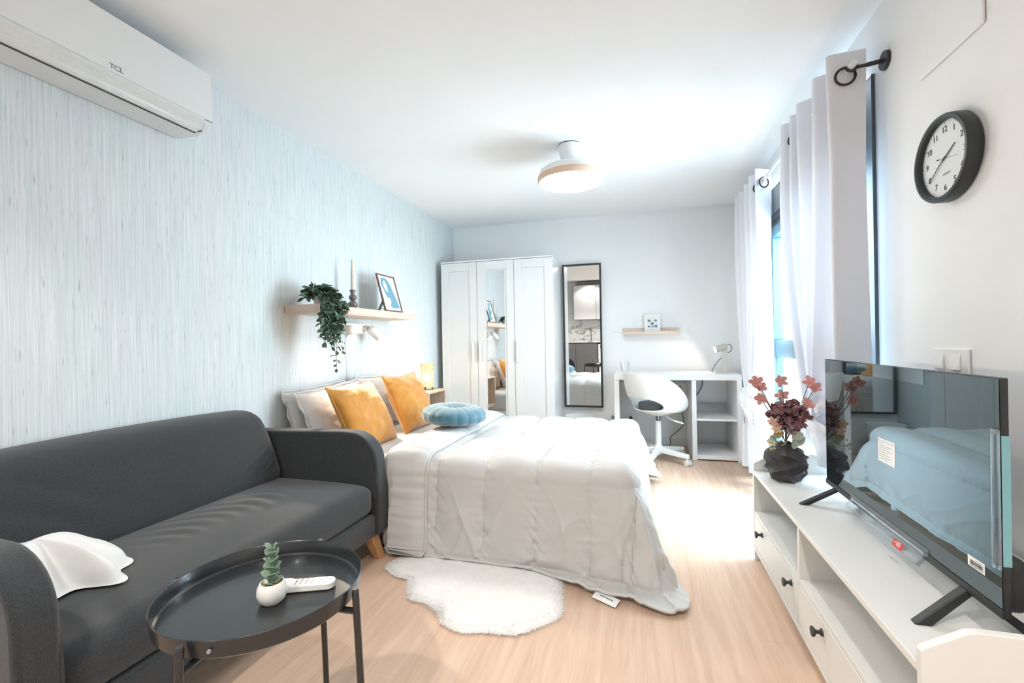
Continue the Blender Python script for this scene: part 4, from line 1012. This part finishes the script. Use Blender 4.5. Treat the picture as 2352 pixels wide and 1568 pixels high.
k_ = o.modifiers.new('smooth', 'SMOOTH'); k_.factor = .6; k_.iterations = 10
o.modifiers.move(1, 0)
def cfn(P): Q = P.copy(); Q[..., 2] += .006 * np.cos((P[..., 0] - ccx) * 60); return Q
MB().lathe([(0, .4495), (.150, .4505), (.172, .458), (.178, .495), (.168, .510), (0, .516)], (ccx + .01 * cf[0], ccy + .01 * cf[1], 0), 40).build('seat_pad', M['cushgrey'], ch)
MB().lathe([(0, .395), (.035, .397), (.10, .415), (.135, .432), (.135, .437), (0, .437)], (ccx, ccy, 0), 36).build('seat_support', M['chair'], ch)
MB().cyl((ccx, ccy, .345), (ccx, ccy, .398), .020, n=20).build('gas_lift', M['chrome'], ch)
MB().lathe([(0, .085), (.026, .085), (.026, .345), (.023, .35), (0, .35)], (ccx, ccy, 0), 24).build('column', M['chair'], ch)
MB().lathe([(0, .055), (.024, .055), (.030, .07), (.048, .10), (.034, .13), (.027, .145), (0, .145)], (ccx, ccy, 0), 24).build('hub', M['chair'], ch)
MB().tube([(ccx + .06, ccy - .08, .405), (ccx + .09, ccy - .12, .390), (ccx + .125, ccy - .13, .375)], .004, 8).tube([(ccx + .125, ccy - .13, .375), (ccx + .20, ccy - .12, .352)], .0075, 10).build('height_lever', M['chair'], ch)
for k in range(5):
    a = math.radians(-33 + 72 * k); d = np.array([math.cos(a), math.sin(a)]); n = np.array([-d[1], d[0]])
    P_ = []
    for t, w_, zl, zh in ((.02, .024, .075, .125), (.28, .019, .062, .095)):
        for s in (-1, 1):
            for z in (zl, zh): q = np.array([ccx, ccy]) + d * t + n * w_ * s; P_.append((q[0], q[1], z))
    b = MB().add(P_, [(0, 1, 3, 2), (4, 6, 7, 5), (0, 4, 5, 1), (2, 3, 7, 6), (1, 5, 7, 3), (0, 2, 6, 4)])
    sp_ = b.build('star_leg', M['chair'], ch, bevel=.005, seg=3)
    e = np.array([ccx, ccy]) + d * .268
    cb = MB(); a2 = a + .8 * (k % 3 - 1) + .4; n2 = np.array([-math.sin(a2), math.cos(a2)])
    for s in (-1, 1):
        cb.cyl((e[0] + n2[0] * .006 * s, e[1] + n2[1] * .006 * s, .026), (e[0] + n2[0] * .020 * s, e[1] + n2[1] * .020 * s, .026), .0255, .024, 20)
    cb.cyl((e[0], e[1], .03), (e[0], e[1], .064), .008, n=10)
    cb.build('caster', M['chair'], sp_)

# ------------------------------------------------------------------ curtains
rod = thing('curtain_rod', 'white curtain rod with black wall brackets above the window', 'curtain rod', (.81, 3.1, 2.125))
MB().cyl((.808, 2.052, 2.125), (.808, 4.20, 2.125), .0125, n=24).build('rod', M['rod'], rod)
for y in (2.078, 4.12):
    br = MB().cyl((XR - .001, y, 2.128), (XR - .012, y, 2.128), .036, .034, 32); br.cyl((XR - .012, y, 2.128), (.86, y, 2.122), .0085, n=14)
    br.cyl((.86, y, 2.122), (.822, y, 2.119), .0065, n=14); br.tube([(.808 + .0185 * math.cos(t), y, 2.125 + .0185 * math.sin(t)) for t in np.linspace(-PI * .95, .35, 14)], .005, 8)
    br.build('bracket', M['bracket'], rod)
def curtain(name, label, path, ztop, zbot, knot, gfn, grommets, below, hemx=None, seed=1, droop=None, ks=1.0):
    r = thing(name, label, 'curtain', (path[0][0], path[0][1], 1.0), 'white curtains on the rod')
    path = np.array(path); seg = np.linalg.norm(np.diff(path, axis=0), axis=1); s = np.concatenate([[0], np.cumsum(seg)]); n = 260
    S = np.linspace(0, s[-1], n); px = np.interp(S, s, path[:, 0]); py = np.interp(S, s, path[:, 1])
    ker = np.hanning(11); ker /= ker.sum()
    pad = lambda v: np.convolve(np.concatenate([[v[0]] * 5, v, [v[-1]] * 5]), ker, 'valid')
    px2, py2 = pad(px), pad(py); px2[:4] = px[:4]; py2[:4] = py[:4]
    nz = 130; zs = np.linspace(ztop, zbot, nz); P = np.zeros((nz, n, 3)); g = gfn(S / s[-1])
    kz, ky, kx = knot
    for i, z in enumerate(zs):
        if z > kz:
            t = np.clip((ztop - .15 - z) / (ztop - .15 - kz), 0, 1) ** 2.4; w = 1 - t * .86
        else:
            t = np.clip((kz - z) / (kz - zbot), 0, 1); w = .14 + below * t ** .7
        yk = ky + (hemx[1] * (np.clip((kz - z) / (kz - zbot), 0, 1)) if hemx is not None else 0)
        wy = 1 - g * (1 - w); blend = np.clip((ztop - z) / (ztop - kz), 0, 1) ** 2
        cyy = yk
        Y = np.where(g > 0, cyy + (py2 - cyy) * wy, py2)
        X = kx + (px2 - kx) * (1 - g * (1 - w) * .35)
        amp = .012 * smooth((ztop - z) / .5)
        X = X + amp * vnoise(S * 14, z * 1.2, 0, seed) ; Y = Y + amp * .8 * vnoise(S * 17, z * 1.1, 0, seed + 3)
        if z < kz + .1: X = X + g * .010 * np.sin(S * 60) * np.clip((kz + .1 - z) / .2, 0, 1)
        P[i, :, 0] = X; P[i, :, 1] = Y; P[i, :, 2] = z + (0 if droop is None else droop(S / s[-1], z))
    P[..., 0] = np.minimum(P[..., 0], XR - .025)
    MB().grid(P).build('cloth', M['curtain'], r)
    # knot: wrapped bands
    for q, (dz, rr, tl) in enumerate(((.0, .105, .30), (.055, .085, -.45), (-.055, .090, .55))):
        b = MB(); nA, nB = 48, 22; K = np.zeros((nA, nB, 3))
        for i in range(nA):
            a = 2 * PI * i / nA
            for j in range(nB):
                c = 2 * PI * j / nB; wob = 1 + .10 * math.sin(3 * a + q) + .06 * math.sin(7 * a + c)
                rt = .036 * ks * (1 + .07 * math.sin(13 * c + 5 * a + 2 * q) + .10 * math.sin(c * 4 + a * 2) + .22 * abs(math.sin(c * 3.5 + a * 1.5 + q)) ** .6); rr_k = rr * ks
                K[i, j] = (kx + (rr_k * .62 + rt * math.cos(c) * .7) * math.cos(a) * wob, ky + (rr_k + rt * math.cos(c)) * math.sin(a) * wob, kz + dz + rt * 1.5 * math.sin(c) + tl * rr * math.sin(a))
        K[..., 0] = np.minimum(K[..., 0], XR - .02)
        b.grid(K, cu=True, cv=True).build('knot_fold', M['curtain'], r)
    for (gx, gy, dxy) in grommets:
        d = Vector((dxy[0], dxy[1], 0)).normalized(); nn = Vector((-d.y, d.x, 0))
        c = Vector((gx, gy, 2.107)); b = MB()
        b.tube([c + d * (.034 * math.cos(t)) + Vector((0, 0, .034 * math.sin(t))) for t in np.linspace(0, 2 * PI, 33)], .0048, 8, caps=False)
        b.build('eyelet', M['ring'], r)
    return r, P
# near panel
pathA = [(.872, 2.112), (.742, 2.120), (.735, 2.135), (.85, 2.21), (.865, 2.235), (.745, 2.285), (.742, 2.31), (.86, 2.40), (.865, 2.43), (.745, 2.51), (.745, 2.53), (.86, 2.58), (.86, 2.60), (.75, 2.64), (.75, 2.655), (.86, 2.70), (.745, 2.73), (.735, 2.75)]
cA, PA = curtain('curtain', 'near white curtain panel beside the clock, hanging behind the television', pathA, 2.205, .50, (.66, 2.43, .80), lambda s: smooth((s - .15) / .14), [(.800, 2.112, (1, -.06)), (.79, 2.165, (1, .8)), (.80, 2.715, (1, -.35))], 1.0, None, 2, None, .55)
pathB = [(.865, 3.45), (.760, 3.385), (.745, 3.395), (.86, 3.46), (.86, 3.48), (.745, 3.53), (.745, 3.55), (.86, 3.63), (.86, 3.65), (.75, 3.72), (.75, 3.74), (.86, 3.82), (.86, 3.84), (.75, 3.90), (.75, 3.92), (.86, 3.99), (.76, 4.04), (.75, 4.07)]
cB, PB = curtain('curtain', 'far white curtain panel tied in a knot next to the desk', pathB, 2.205, .07, (.60, 3.72, .80), lambda s: smooth(s * 20) * .80, [(.805, 3.385, (1, .5)), (.80, 3.50, (1, -.5))], .95, (0, .28), 6)
MB().box(.742, .7435, 3.78, 3.82, .42, .47).build('care_label', M['inkgrey'], cB, sm=False)

# ------------------------------------------------------------------ wall clock and switch
ck = thing('wall_clock', 'round wall clock with charcoal rim on the right wall', 'clock', (XR, 1.70, 1.605))
kc = Vector((XR, 1.697, 1.607)); Mx = Matrix(((0, 0, -1), (0, 1, 0), (1, 0, 0)))
MB().lathe([(0, .001), (.127, .001), (.131, .006), (.131, .036), (.128, .041), (.121, .042), (.115, .038), (.114, .022), (0, .022)], kc, 64, Mx).build('rim', M['clockrim'], ck)
MB().lathe([(0, .0222), (.1135, .0222), (.1135, .0235), (0, .0235)], kc, 64, Mx).build('face', M['clockface'], ck)
XD, YD = Vector((0, -1, 0)), Vector((0, 0, 1))
fx_ = XR - .0242
for k in range(1, 13):
    a = math.radians(90 - 30 * k); textpart('numeral', str(k), .026, (fx_, 1.697 - .088 * math.cos(a), 1.607 + .088 * math.sin(a)), XD, YD, M['ink'], ck, ext=.0003)
tb = MB()
for k in range(60):
    a = 2 * PI * k / 60; r0, r1 = (.104, .110) if k % 5 == 0 else (.107, .110); w_ = .0009 if k % 5 == 0 else .0005
    c0, s0 = math.cos(a), math.sin(a); q0 = Vector((fx_ - .0002, 1.697 - r0 * c0, 1.607 + r0 * s0)); q1 = Vector((fx_ - .0002, 1.697 - r1 * c0, 1.607 + r1 * s0)); n = Vector((0, s0, c0)) * w_
    tb.add([q0 - n, q0 + n, q1 + n, q1 - n], [(0, 1, 2, 3)])
tb.build('minute_marks', M['ink'], ck, sm=False)
textpart('dial_text', 'QUARTZ', .009, (fx_, 1.690, 1.560), XD, YD, M['inkgrey'], ck, ext=.0002)
def hand(name, deg, L_, w_, x, tail=.02, m_=None):
    a = math.radians(90 - deg); d = Vector((0, -math.cos(a), math.sin(a))); n = Vector((0, math.sin(a), math.cos(a))) * w_
    c = Vector((x, 1.697, 1.607)); b = MB(); vs = []
    for xx in (0, -.001):
        vs += [c - d * tail - n + Vector((xx, 0, 0)), c - d * tail + n + Vector((xx, 0, 0)), c + d * L_ + n * .6 + Vector((xx, 0, 0)), c + d * L_ - n * .6 + Vector((xx, 0, 0))]
    b.add(vs, [(0, 1, 2, 3), (7, 6, 5, 4), (0, 4, 5, 1), (1, 5, 6, 2), (2, 6, 7, 3), (3, 7, 4, 0)]); b.build(name, m_ or M['ink'], ck, sm=False)
hand('hour_hand', 60, .058, .0026, fx_ - .002, .008); hand('minute_hand', 234, .090, .002, fx_ - .0035, .008); hand('second_hand', 100, .07, .0006, fx_ - .005, .03); hand('second_hand_tail', 280, .032, .0018, fx_ - .005, -.018)
sw = thing('light_switch', 'white double light switch on the right wall above the television', 'switch', (XR, 1.72, .985))
MB().rbox(XR - .010, XR - .001, 1.638, 1.802, .945, 1.027, .004, 3).build('plate', M['plate'], sw)
for y in (1.765, 1.688):
    MB().add([(XR - .010, y - .022, .963), (XR - .010, y + .022, .963), (XR - .010, y + .022, 1.009), (XR - .010, y - .022, 1.009), (XR - .019, y - .022, .963), (XR - .019, y + .022, .963), (XR - .012, y + .022, 1.009), (XR - .012, y - .022, 1.009)],
             [(0, 1, 2, 3), (7, 6, 5, 4), (0, 4, 5, 1), (1, 5, 6, 2), (2, 6, 7, 3), (3, 7, 4, 0)]).build('rocker', M['plate'], sw, sm=False, bevel=.001)

# ------------------------------------------------------------------ television bench
tb_ = thing('tv_bench', 'long white television bench with drawers, open shelves and dark knobs', 'tv bench', (.70, 1.74, 0))
X0, X1, Y0, Y1 = .508, .906, 1.052, 2.432
sp = [(X0, 0), (X1, 0), (X1, .512), (.60, .512), (.583, .509), (X0 + .004, .468), (X0, .462)]
for ya_, yb_ in ((Y0, Y0 + .018), (Y1 - .018, Y1)):
    MB().prism(sp, 0, ya_, yb_, 'y').build('side_panel', M['cream'], tb_, sm=False, bevel=.002)
MB().box(X0, X1 - .012, Y0 + .0185, Y1 - .0185, .413, .431).build('top_board', M['cream'], tb_, sm=False, bevel=.0015)
MB().box(X1 - .010, X1, Y0 + .0185, Y1 - .0185, .05, .506).build('back_panel', M['cream'], tb_, sm=False)
MB().box(X0 + .002, X1 - .012, 1.771, 1.787, .066, .412).build('divider', M['cream'], tb_, sm=False, bevel=.001)
MB().box(X0, X1 - .012, Y0 + .0185, Y1 - .0185, .050, .066).box(X0 + .03, X0 + .04, Y0 + .0185, Y1 - .0185, .0, .049).build('bottom_board', M['cream'], tb_, sm=False, bevel=.001)
for ya_, yb_ in ((Y0 + .0185, 1.7705), (1.7875, Y1 - .0185)):
    MB().box(X0 + .002, X1 - .012, ya_, yb_, .222, .238).build('shelf', M['cream'], tb_, sm=False, bevel=.001)
    dw = MB().box(X0 + .001, X0 + .017, ya_ + .002, yb_ - .002, .070, .219).box(X0 + .0175, X1 - .05, ya_ + .02, yb_ - .02, .08, .18).build('drawer', M['cream'], tb_, sm=False, bevel=.0015)
    for q in (.30, .70) if ya_ > 1.5 else (.345, .72):
        y = ya_ + (yb_ - ya_) * (q if ya_ > 1.5 else 1 - q + .0)
        if ya_ > 1.5: y = {.30: 1.855, .70: 2.27}[q]
        else: y = {.345: 1.565, .72: 1.20}[q]
        Mk = Matrix(((0, 0, -1), (0, 1, 0), (1, 0, 0)))
        MB().lathe([(0, 0), (.0115, 0), (.0105, .003), (.0055, .008), (.0055, .016), (.0125, .021), (.0155, .025), (.014, .029), (0, .030)], (X0 + .0005, y, .180), 24, Mk).build('knob', M['darkgrey'], dw)

# ------------------------------------------------------------------ television
tv = thing('television', 'flat television with glossy dark screen on the white bench', 'television', (.70, 1.62, .431))
tx = .685; ty0, ty1, tz0, tz1 = 1.132, 2.032, .503, .983
MB().box(tx, tx + .012, ty0, ty1, tz0, tz1).build('panel', M['tvplastic'], tv, sm=False, bevel=.002)
MB().box(tx - .0012, tx - .0001, ty0 + .004, ty1 - .004, tz0 + .018, tz1 - .003).build('screen', M['tvscreen'], tv, sm=False)
MB().rbox(tx + .0122, tx + .060, ty0 + .10, ty1 - .10, tz0 + .006, tz0 + .30, .022, 4).build('rear_housing', M['tvplastic'], tv)
MB().rbox(tx + .0122, tx + .050, ty0 + .012, ty0 + .20, tz0 + .004, tz0 + .115, .016, 3).build('speaker_housing', M['tvplastic'], tv)
MB().box(tx - .004, tx + .0, ty0, ty1, tz0 - .0005, tz0 + .017).build('lower_bezel', M['tvplastic'], tv, sm=False, bevel=.001)
for y in (1.245, 1.94):
    b = MB(); 
    for s in (-1, 1):
        sy = .03 * (-1 if y < 1.5 else 1)
        x0_, x1_ = tx + .006, tx + .006 + .105 * s if s < 0 else tx + .006 + .095
        P_ = [(x0_ - .012 * 1, y - .011, tz0 + .004), (x0_ + .012, y - .011, tz0 + .004), (x0_ + .012, y + .011, tz0 + .004), (x0_ - .012, y + .011, tz0 + .004),
              (x1_ - .016, y + sy - .010, .4315), (x1_ + .016, y + sy - .010, .4315), (x1_ + .016, y + sy + .010, .4315), (x1_ - .016, y + sy + .010, .4315)]
        b.add(P_, [(0, 1, 2, 3), (7, 6, 5, 4), (0, 4, 5, 1), (1, 5, 6, 2), (2, 6, 7, 3), (3, 7, 4, 0)])
    b.build('foot', M['tvplastic'], tv, sm=False, bevel=.002)
fx = tx - .0018
MB().box(fx, tx - .0013, 1.528, 1.622, .695, .765).build('information_sticker', M['plate'], tv, sm=False)
lb = MB()
for k, wln in enumerate((.080, .030, .068, .055, .07, .05, .06, .064, .05)):
    lb.box(fx - .0002, fx, 1.616 - wln, 1.616, .757 - k * .0066, .7583 - k * .0066)
lb.build('sticker_text', M['inkgrey'], tv, sm=False)
MB().box(fx, tx - .0013, 1.183, 1.234, .565, .588).build('barcode_sticker', M['plate'], tv, sm=False)
lb = MB(); rb = random.Random(2); yy = 1.188
while yy < 1.226:
    w_ = rb.choice((.0006, .0011, .0018)); lb.box(fx - .0002, fx, yy, yy + w_, .571, .580); yy += w_ + rb.choice((.0006, .001))
lb.box(fx - .0002, fx, 1.190, 1.212, .5825, .5835); lb.box(fx - .0002, fx, 1.186, 1.228, .568, .5692); lb.build('barcode_print', M['ink'], tv, sm=False)
# clear protective film strips
MB().box(fx - .0012, fx - .0006, 1.385, 1.75, .945, .9845).build('top_film', M['clear'], tv, sm=False)
b = MB(); Pf = np.zeros((24, 8, 3))
for i in range(24):
    y = 1.375 + i / 23 * .44
    for j in range(8):
        t = j / 7; Pf[i, j] = (fx - .003 - .018 * smooth(max(0, (t - .35)) / .65) * (1 + .12 * math.sin(i * .5)), y, .532 - .045 * t)
b.grid(Pf).build('bottom_film', M['clear'], tv, solid=.0004)
b = MB(); Pf = np.zeros((24, 6, 3))
for i in range(24):
    z = .60 + i / 23 * .28
    for j in range(6):
        t = j / 5; Pf[i, j] = (fx - .0015 - .006 * math.sin(t * PI), ty0 + .030 - .030 * t, z)
b.grid(Pf).build('edge_film', M['clear'], tv, solid=.0004)
MB().box(tx - .0006, tx + .0126, ty0 - .0008, ty0 + .001, .608, .868).build('film_tape', M['teal'], tv, sm=False)
MB().add([(fx - .0225, 1.455, .491), (fx - .0225, 1.500, .491), (fx - .016, 1.500, .508), (fx - .016, 1.455, .508)], [(0, 1, 2, 3)]).build('red_label', M['red'], tv, sm=False, solid=.0006)
lb = MB()
for k in range(3):
    z_ = .505 - k * .004; xx = fx - .0182 - k * .0016
    lb.add([(xx - .0012, 1.462, z_), (xx - .0012, 1.482 + .01 * (k == 1), z_), (xx - .0003, 1.482 + .01 * (k == 1), z_ + .0016), (xx - .0003, 1.462, z_ + .0016)], [(0, 1, 2, 3)])
lb.build('label_print', M['plate'], tv, sm=False)
MB().tube(cr([(tx + .05, ty0 + .12, .52), (tx + .07, ty0 + .06, .50), (tx + .10, ty0 - .0, .445), (tx + .14, ty0 - .03, .438)]), .006, 8).build('power_cord', M['tvplastic'], tv)

# ------------------------------------------------------------------ vase with flowers
vz = thing('flower_vase', 'black twisted vase with burgundy and coral artificial flowers on the bench', 'vase', (.612, 2.285, .431))
vc = np.array([.612, 2.285, .4315])
nT, nZ = 220, 190; T_, Zz = np.meshgrid(np.linspace(0, 2 * PI, nT, endpoint=False), np.linspace(0, 1, nZ), indexing='ij')
prof_r = np.interp(Zz, [0, .1, .3, .55, .75, .9, 1.0], [.052, .060, .078, .088, .078, .045, .030])
tw = T_ + .42 * np.sin(Zz * 10) + Zz * .4
fold = np.sin(6 * tw + 1.0 * np.sin(Zz * 7.0 + 1)) ; sharp = 1 - 2 * np.abs(np.sin(3 * tw + .5 * np.sin(Zz * 7.0 + 1))) ** .55
layer = np.sin(Zz * 17 + 2.2 * np.sin(2 * T_ + .4) + 1.1 * np.sin(3 * T_))
r_ = prof_r * (1 + .125 * sharp + .055 * layer * np.sin(PI * Zz) ** .5)
Pv = np.stack([vc[0] + r_ * np.cos(T_), vc[1] + r_ * np.sin(T_), vc[2] + Zz * .168 + .004 * fold * Zz], -1)
b = MB().grid(Pv, cu=True); b.f.append(tuple(i * nZ for i in range(nT)))
b.build('vase', M['vase'], vz, solid=.004)
RT = np.array([.96, .274, 0.0])
def vp(dx, z, dy=0): return Vector((vc[0] + RT[0] * dx - .274 * dy, vc[1] + RT[1] * dx + .96 * dy, z))
def petal(b, P, d, nrm, L_, W_, cup=.35, rag=.0, rng=rnd):
    d = Vector(d).normalized(); s2 = d.cross(Vector(nrm)).normalized(); u2 = s2.cross(d)
    n, k = 5, 5; vs = []; ph = rng.uniform(0, 6)
    for i in range(n + 1):
        t = i / n; w = W_ * (.30 + .70 * math.sin(PI * min(.60, t * .62))) * (1 - .30 * max(0, t - .7) / .3)
        for j in range(k):
            v = j / (k - 1) * 2 - 1; z = cup * L_ * (t * t * .5 + v * v * t * .35) + rag * L_ * math.sin(v * 5 + ph) * t * t
            vs.append(Vector(P) + d * (t * L_ * (1 - .18 * v * v * t)) + s2 * (w * v / 2) + u2 * z)
    b.add(vs, [(i*k+j, i*k+j+1, (i+1)*k+j+1, (i+1)*k+j) for i in range(n) for j in range(k - 1)])
pcn = vp(.012, .722, -.01); pb, pb2 = MB(), MB(); rp_ = random.Random(9)
CD = Vector((-.1, -1, .25)).normalized()     # the bloom opens forwards
for lay, (nl, rr_0, L_, W_) in enumerate(((60, .052, .040, .038), (46, .044, .036, .034), (34, .034, .032, .030), (20, .022, .026, .026), (10, .010, .022, .022))):
    for k in range(nl):
        z = 1 - 2 * (k + .5) / nl; a = k * 2.39996 + lay; q = math.sqrt(1 - z * z); d = Vector((q * math.cos(a), q * math.sin(a), z))
        rj = Vector((rp_.uniform(-.5, .5), rp_.uniform(-.5, .5), rp_.uniform(-.5, .5)))
        tan = (CD - d * CD.dot(d)); tan = (tan if tan.length > .25 else Vector((rp_.uniform(-1, 1), rp_.uniform(-1, 1), rp_.uniform(-1, 1)))).normalized()
        dr_ = tan * .45 + d * rp_.uniform(.45, 1.1) + rj * 1.3
        base = pcn + Vector((d.x * 1.05, d.y * .9, d.z * .92)) * rr_0 - tan * L_ * .4
        petal(pb2 if rp_.random() < .24 else pb, base, dr_, d * .6 + CD * .5 + rj * .8, L_, W_, rp_.uniform(-.35, .35), .20, rp_)
pe = pb.build('peony', M['peony'], vz, solid=.0006); pb2.build('outer_petals', M['peony2'], pe, solid=.0006)
def smallflower(c, s, mtl, tilt, stemto):
    s = s * 1.12
    b = MB(); rq = random.Random(int(abs(c.x) * 9999 + abs(c.z) * 777))
    ax = Vector((tilt[0] - .15, -1.0, .55 + tilt[2])).normalized(); e1 = ax.cross(Vector((0, 0, 1))).normalized(); e2 = e1.cross(ax)
    for ring in range(2):
        for k in range(5):
            a = k * 2 * PI / 5 + ring * .6 + rq.uniform(-.1, .1); rd = e1 * math.cos(a) + e2 * math.sin(a)
            petal(b, c + ax * .003 * ring, rd + ax * (rq.uniform(.0, .35) + ring * .6), ax, s * (1.08 - .5 * ring) * rq.uniform(.85, 1.1), s * (.80 - .3 * ring), .12, .16, rq)
    o = b.build('blossom', mtl, vz, solid=.0005)
    MB().tube([c, (c + stemto) / 2 + Vector((rq.uniform(-.006, .006), 0, .006)), stemto], .0017, 5).build('stem', M['stem'], vz)
nk = vp(0, .60)
smallflower(vp(-.128, .872), .026, M['pink'], (-.2, -.5, 0), nk); smallflower(vp(-.104, .850, .01), .026, M['pink'], (.1, -.5, 0), nk); smallflower(vp(-.108, .796), .024, M['pink'], (-.1, -.8, -.2), nk)
smallflower(vp(.112, .868), .027, M['pink'], (.1, -.5, 0), nk); smallflower(vp(.136, .842), .025, M['pink'], (.2, -.4, 0), nk); smallflower(vp(.088, .774, -.02), .025, M['pink'], (.1, -.7, -.2), nk)
smallflower(vp(.02, .868, .06), .026, M['pink'], (.1, -.3, 0), nk); smallflower(vp(.03, .80, .07), .026, M['pink'], (.1, -.3, 0), nk)
smallflower(vp(-.070, .698, -.03), .020, M['peach'], (0, -.5, 0), nk); smallflower(vp(-.062, .668, -.04), .020, M['peach'], (0, -.5, 0), nk)
b = MB(); rs = random.Random(4)
for (dx, z, dy, s) in ((-.055, .632, -.03, .040), (-.03, .60, -.05, .034), (.03, .625, -.05, .042), (.05, .60, -.02, .045), (.015, .60, -.06, .036), (.062, .64, .01, .038), (-.078, .612, .0, .030), (.035, .65, .03, .04), (.075, .590, .0, .034), (-.05, .60, .03, .035), (.02, .64, -.03, .04)):
    P_ = vp(dx * .5, z - .005, dy * .5); addleaf(b, P_, vp(dx, z, dy) - vp(0, .607) + Vector((0, 0, rs.uniform(.0, .05))), s * 1.30, s * 1.05, .10, rs.choice((-1, 1)) * rs.uniform(.7, 1.4))
b.build('sage_leaves', M['sage'], vz)
b = MB(); addleaf(b, vp(-.045, .668, -.04), (-.3, -.3, -.5), .045, .040, .1, .5); addleaf(b, vp(.075, .70, .0), (.9, .1, .3), .045, .036, .1, .4); b.build('olive_leaves', M['olive'], vz)
MB().tube([vp(0, .57), vp(.004, .63), pcn], .0035, 6).build('main_stem', M['stem'], vz)
b = MB()
for k in range(9):
    c = vp(-.075 + rs.uniform(-.035, .02), .60 + rs.uniform(-.03, .03), -.03 + rs.uniform(-.02, .02))
    b.lathe([(0, -.004), (.004, -.002), (.005, .002), (0, .005)], c, 8)
b.tube([vp(0, .60), vp(-.05, .607, -.02), vp(-.098, .60, -.03), vp(-.075, .575, -.04)], .0012, 5)
b.build('yellow_buds', mat('pale_yellow_bud', (.66, .58, .26), .6, .1), vz)

# ------------------------------------------------------------------ kitchenette behind the camera (seen in the mirror)
kw = thing('wall_cabinet', 'pale two-door kitchen wall cabinet seen in the tall mirror', 'cabinet', (-.9, YB + .17, 1.43))
MB().box(-1.57, -.37, YB + .002, YB + .33, 1.435, 2.27).build('body', M['blackframe'], kw, sm=False)
for x0, x1 in ((-1.56, -1.035), (-1.027, -.375)): MB().box(x0, x1, YB + .331, YB + .349, 1.435, 2.255).build('door', M['kwhite'], kw, sm=False, bevel=.002)
wt = MB().box(XL + .016, .55, YB + .002, YB + .62, .885, .912).build('worktop', M['marble'], sm=False, bevel=.002); tag(wt, 'marble kitchen worktop seen in the tall mirror', 'worktop')
bs = MB().box(XL + .016, .55, YB + .001, YB + .012, .913, 1.43).build('backsplash', M['marble'], sm=False); tag(bs, 'veined marble splashback behind the tap seen in the tall mirror', 'splashback')
kb = thing('base_cabinet', 'dark grey kitchen base cabinet beside the washing machine, seen in the mirror', 'cabinet', (-1.4, YB + .3, 0))
MB().box(-2.02, -.99, YB + .002, YB + .58, .0, .883).build('body', M['kgrey'], kb, sm=False)
for x0, x1 in ((-2.01, -1.50), (-1.494, -.995)): MB().box(x0, x1, YB + .581, YB + .60, .09, .87).build('door', M['kgrey'], kb, sm=False, bevel=.002)
wmn = thing('washing_machine', 'white washing machine with round black door seen in the mirror', 'washing machine', (-.67, YB + .3, 0))
MB().box(-.975, -.385, YB + .002, YB + .585, 0.002, .85).build('body', M['white'], wmn, sm=False, bevel=.004)
My = Matrix(((1, 0, 0), (0, 0, 1), (0, -1, 0)))
MB().lathe([(0, 0), (.19, 0), (.19, .012), (.16, .022), (0, .03)], (-.68, YB + .586, .42), 40, My).build('door', M['tvscreen'], wmn)
MB().box(-.93, -.82, YB + .5855, YB + .589, .75, .81).build('display', M['ink'], wmn, sm=False)
fa = MB().tube([(-1.18, YB + .14, .912), (-1.18, YB + .14, 1.16), (-1.18, YB + .17, 1.20), (-1.18, YB + .24, 1.20), (-1.18, YB + .28, 1.15)], .012, 12).build('kitchen_tap', M['chrome']); tag(fa, 'chrome kitchen tap seen in the tall mirror', 'tap')
dgr = bpy.data.objects.new('door_1', None); C.objects.link(dgr); dgr.location = (XL, -.6, 0); ORG['door_1'] = (XL, -.6, 0); struct(dgr)
MB().box(XL + .001, XL + .03, -1.02, -.22, 0.002, 2.05).build('door_leaf', M['kwhite'], dgr, sm=False, bevel=.003)
MB().cyl((XL + .03, -.30, 1.0), (XL + .08, -.30, 1.0), .010, n=12).tube([(XL + .08, -.30, 1.0), (XL + .08, -.42, 1.0)], .009, 10).build('door_handle', M['chrome'], dgr)
for i, (x, y) in enumerate([(-1.16, -.16), (-1.16, -1.2), (.15, -.16), (.15, -1.2)]):
    d_ = thing('recessed_downlight', ['round lit ceiling downlight nearest the mirror, in its reflection', 'round lit ceiling downlight by the kitchen cabinets in the mirror', 'round ceiling downlight straight above the viewpoint', 'round ceiling downlight over the kitchen worktop behind the viewpoint'][i], 'downlight', (x, y, CH), 'kitchen ceiling downlights')
    MB().lathe([(.036, -.001), (.048, -.001), (.048, -.006), (.036, -.008)], (x, y, CH), 28).build('trim_ring', M['white'], d_)
    MB().lathe([(0, -.0015), (.035, -.0015), (.035, -.004), (0, -.004)], (x, y, CH), 28).build('lens', M['downdisc'], d_)
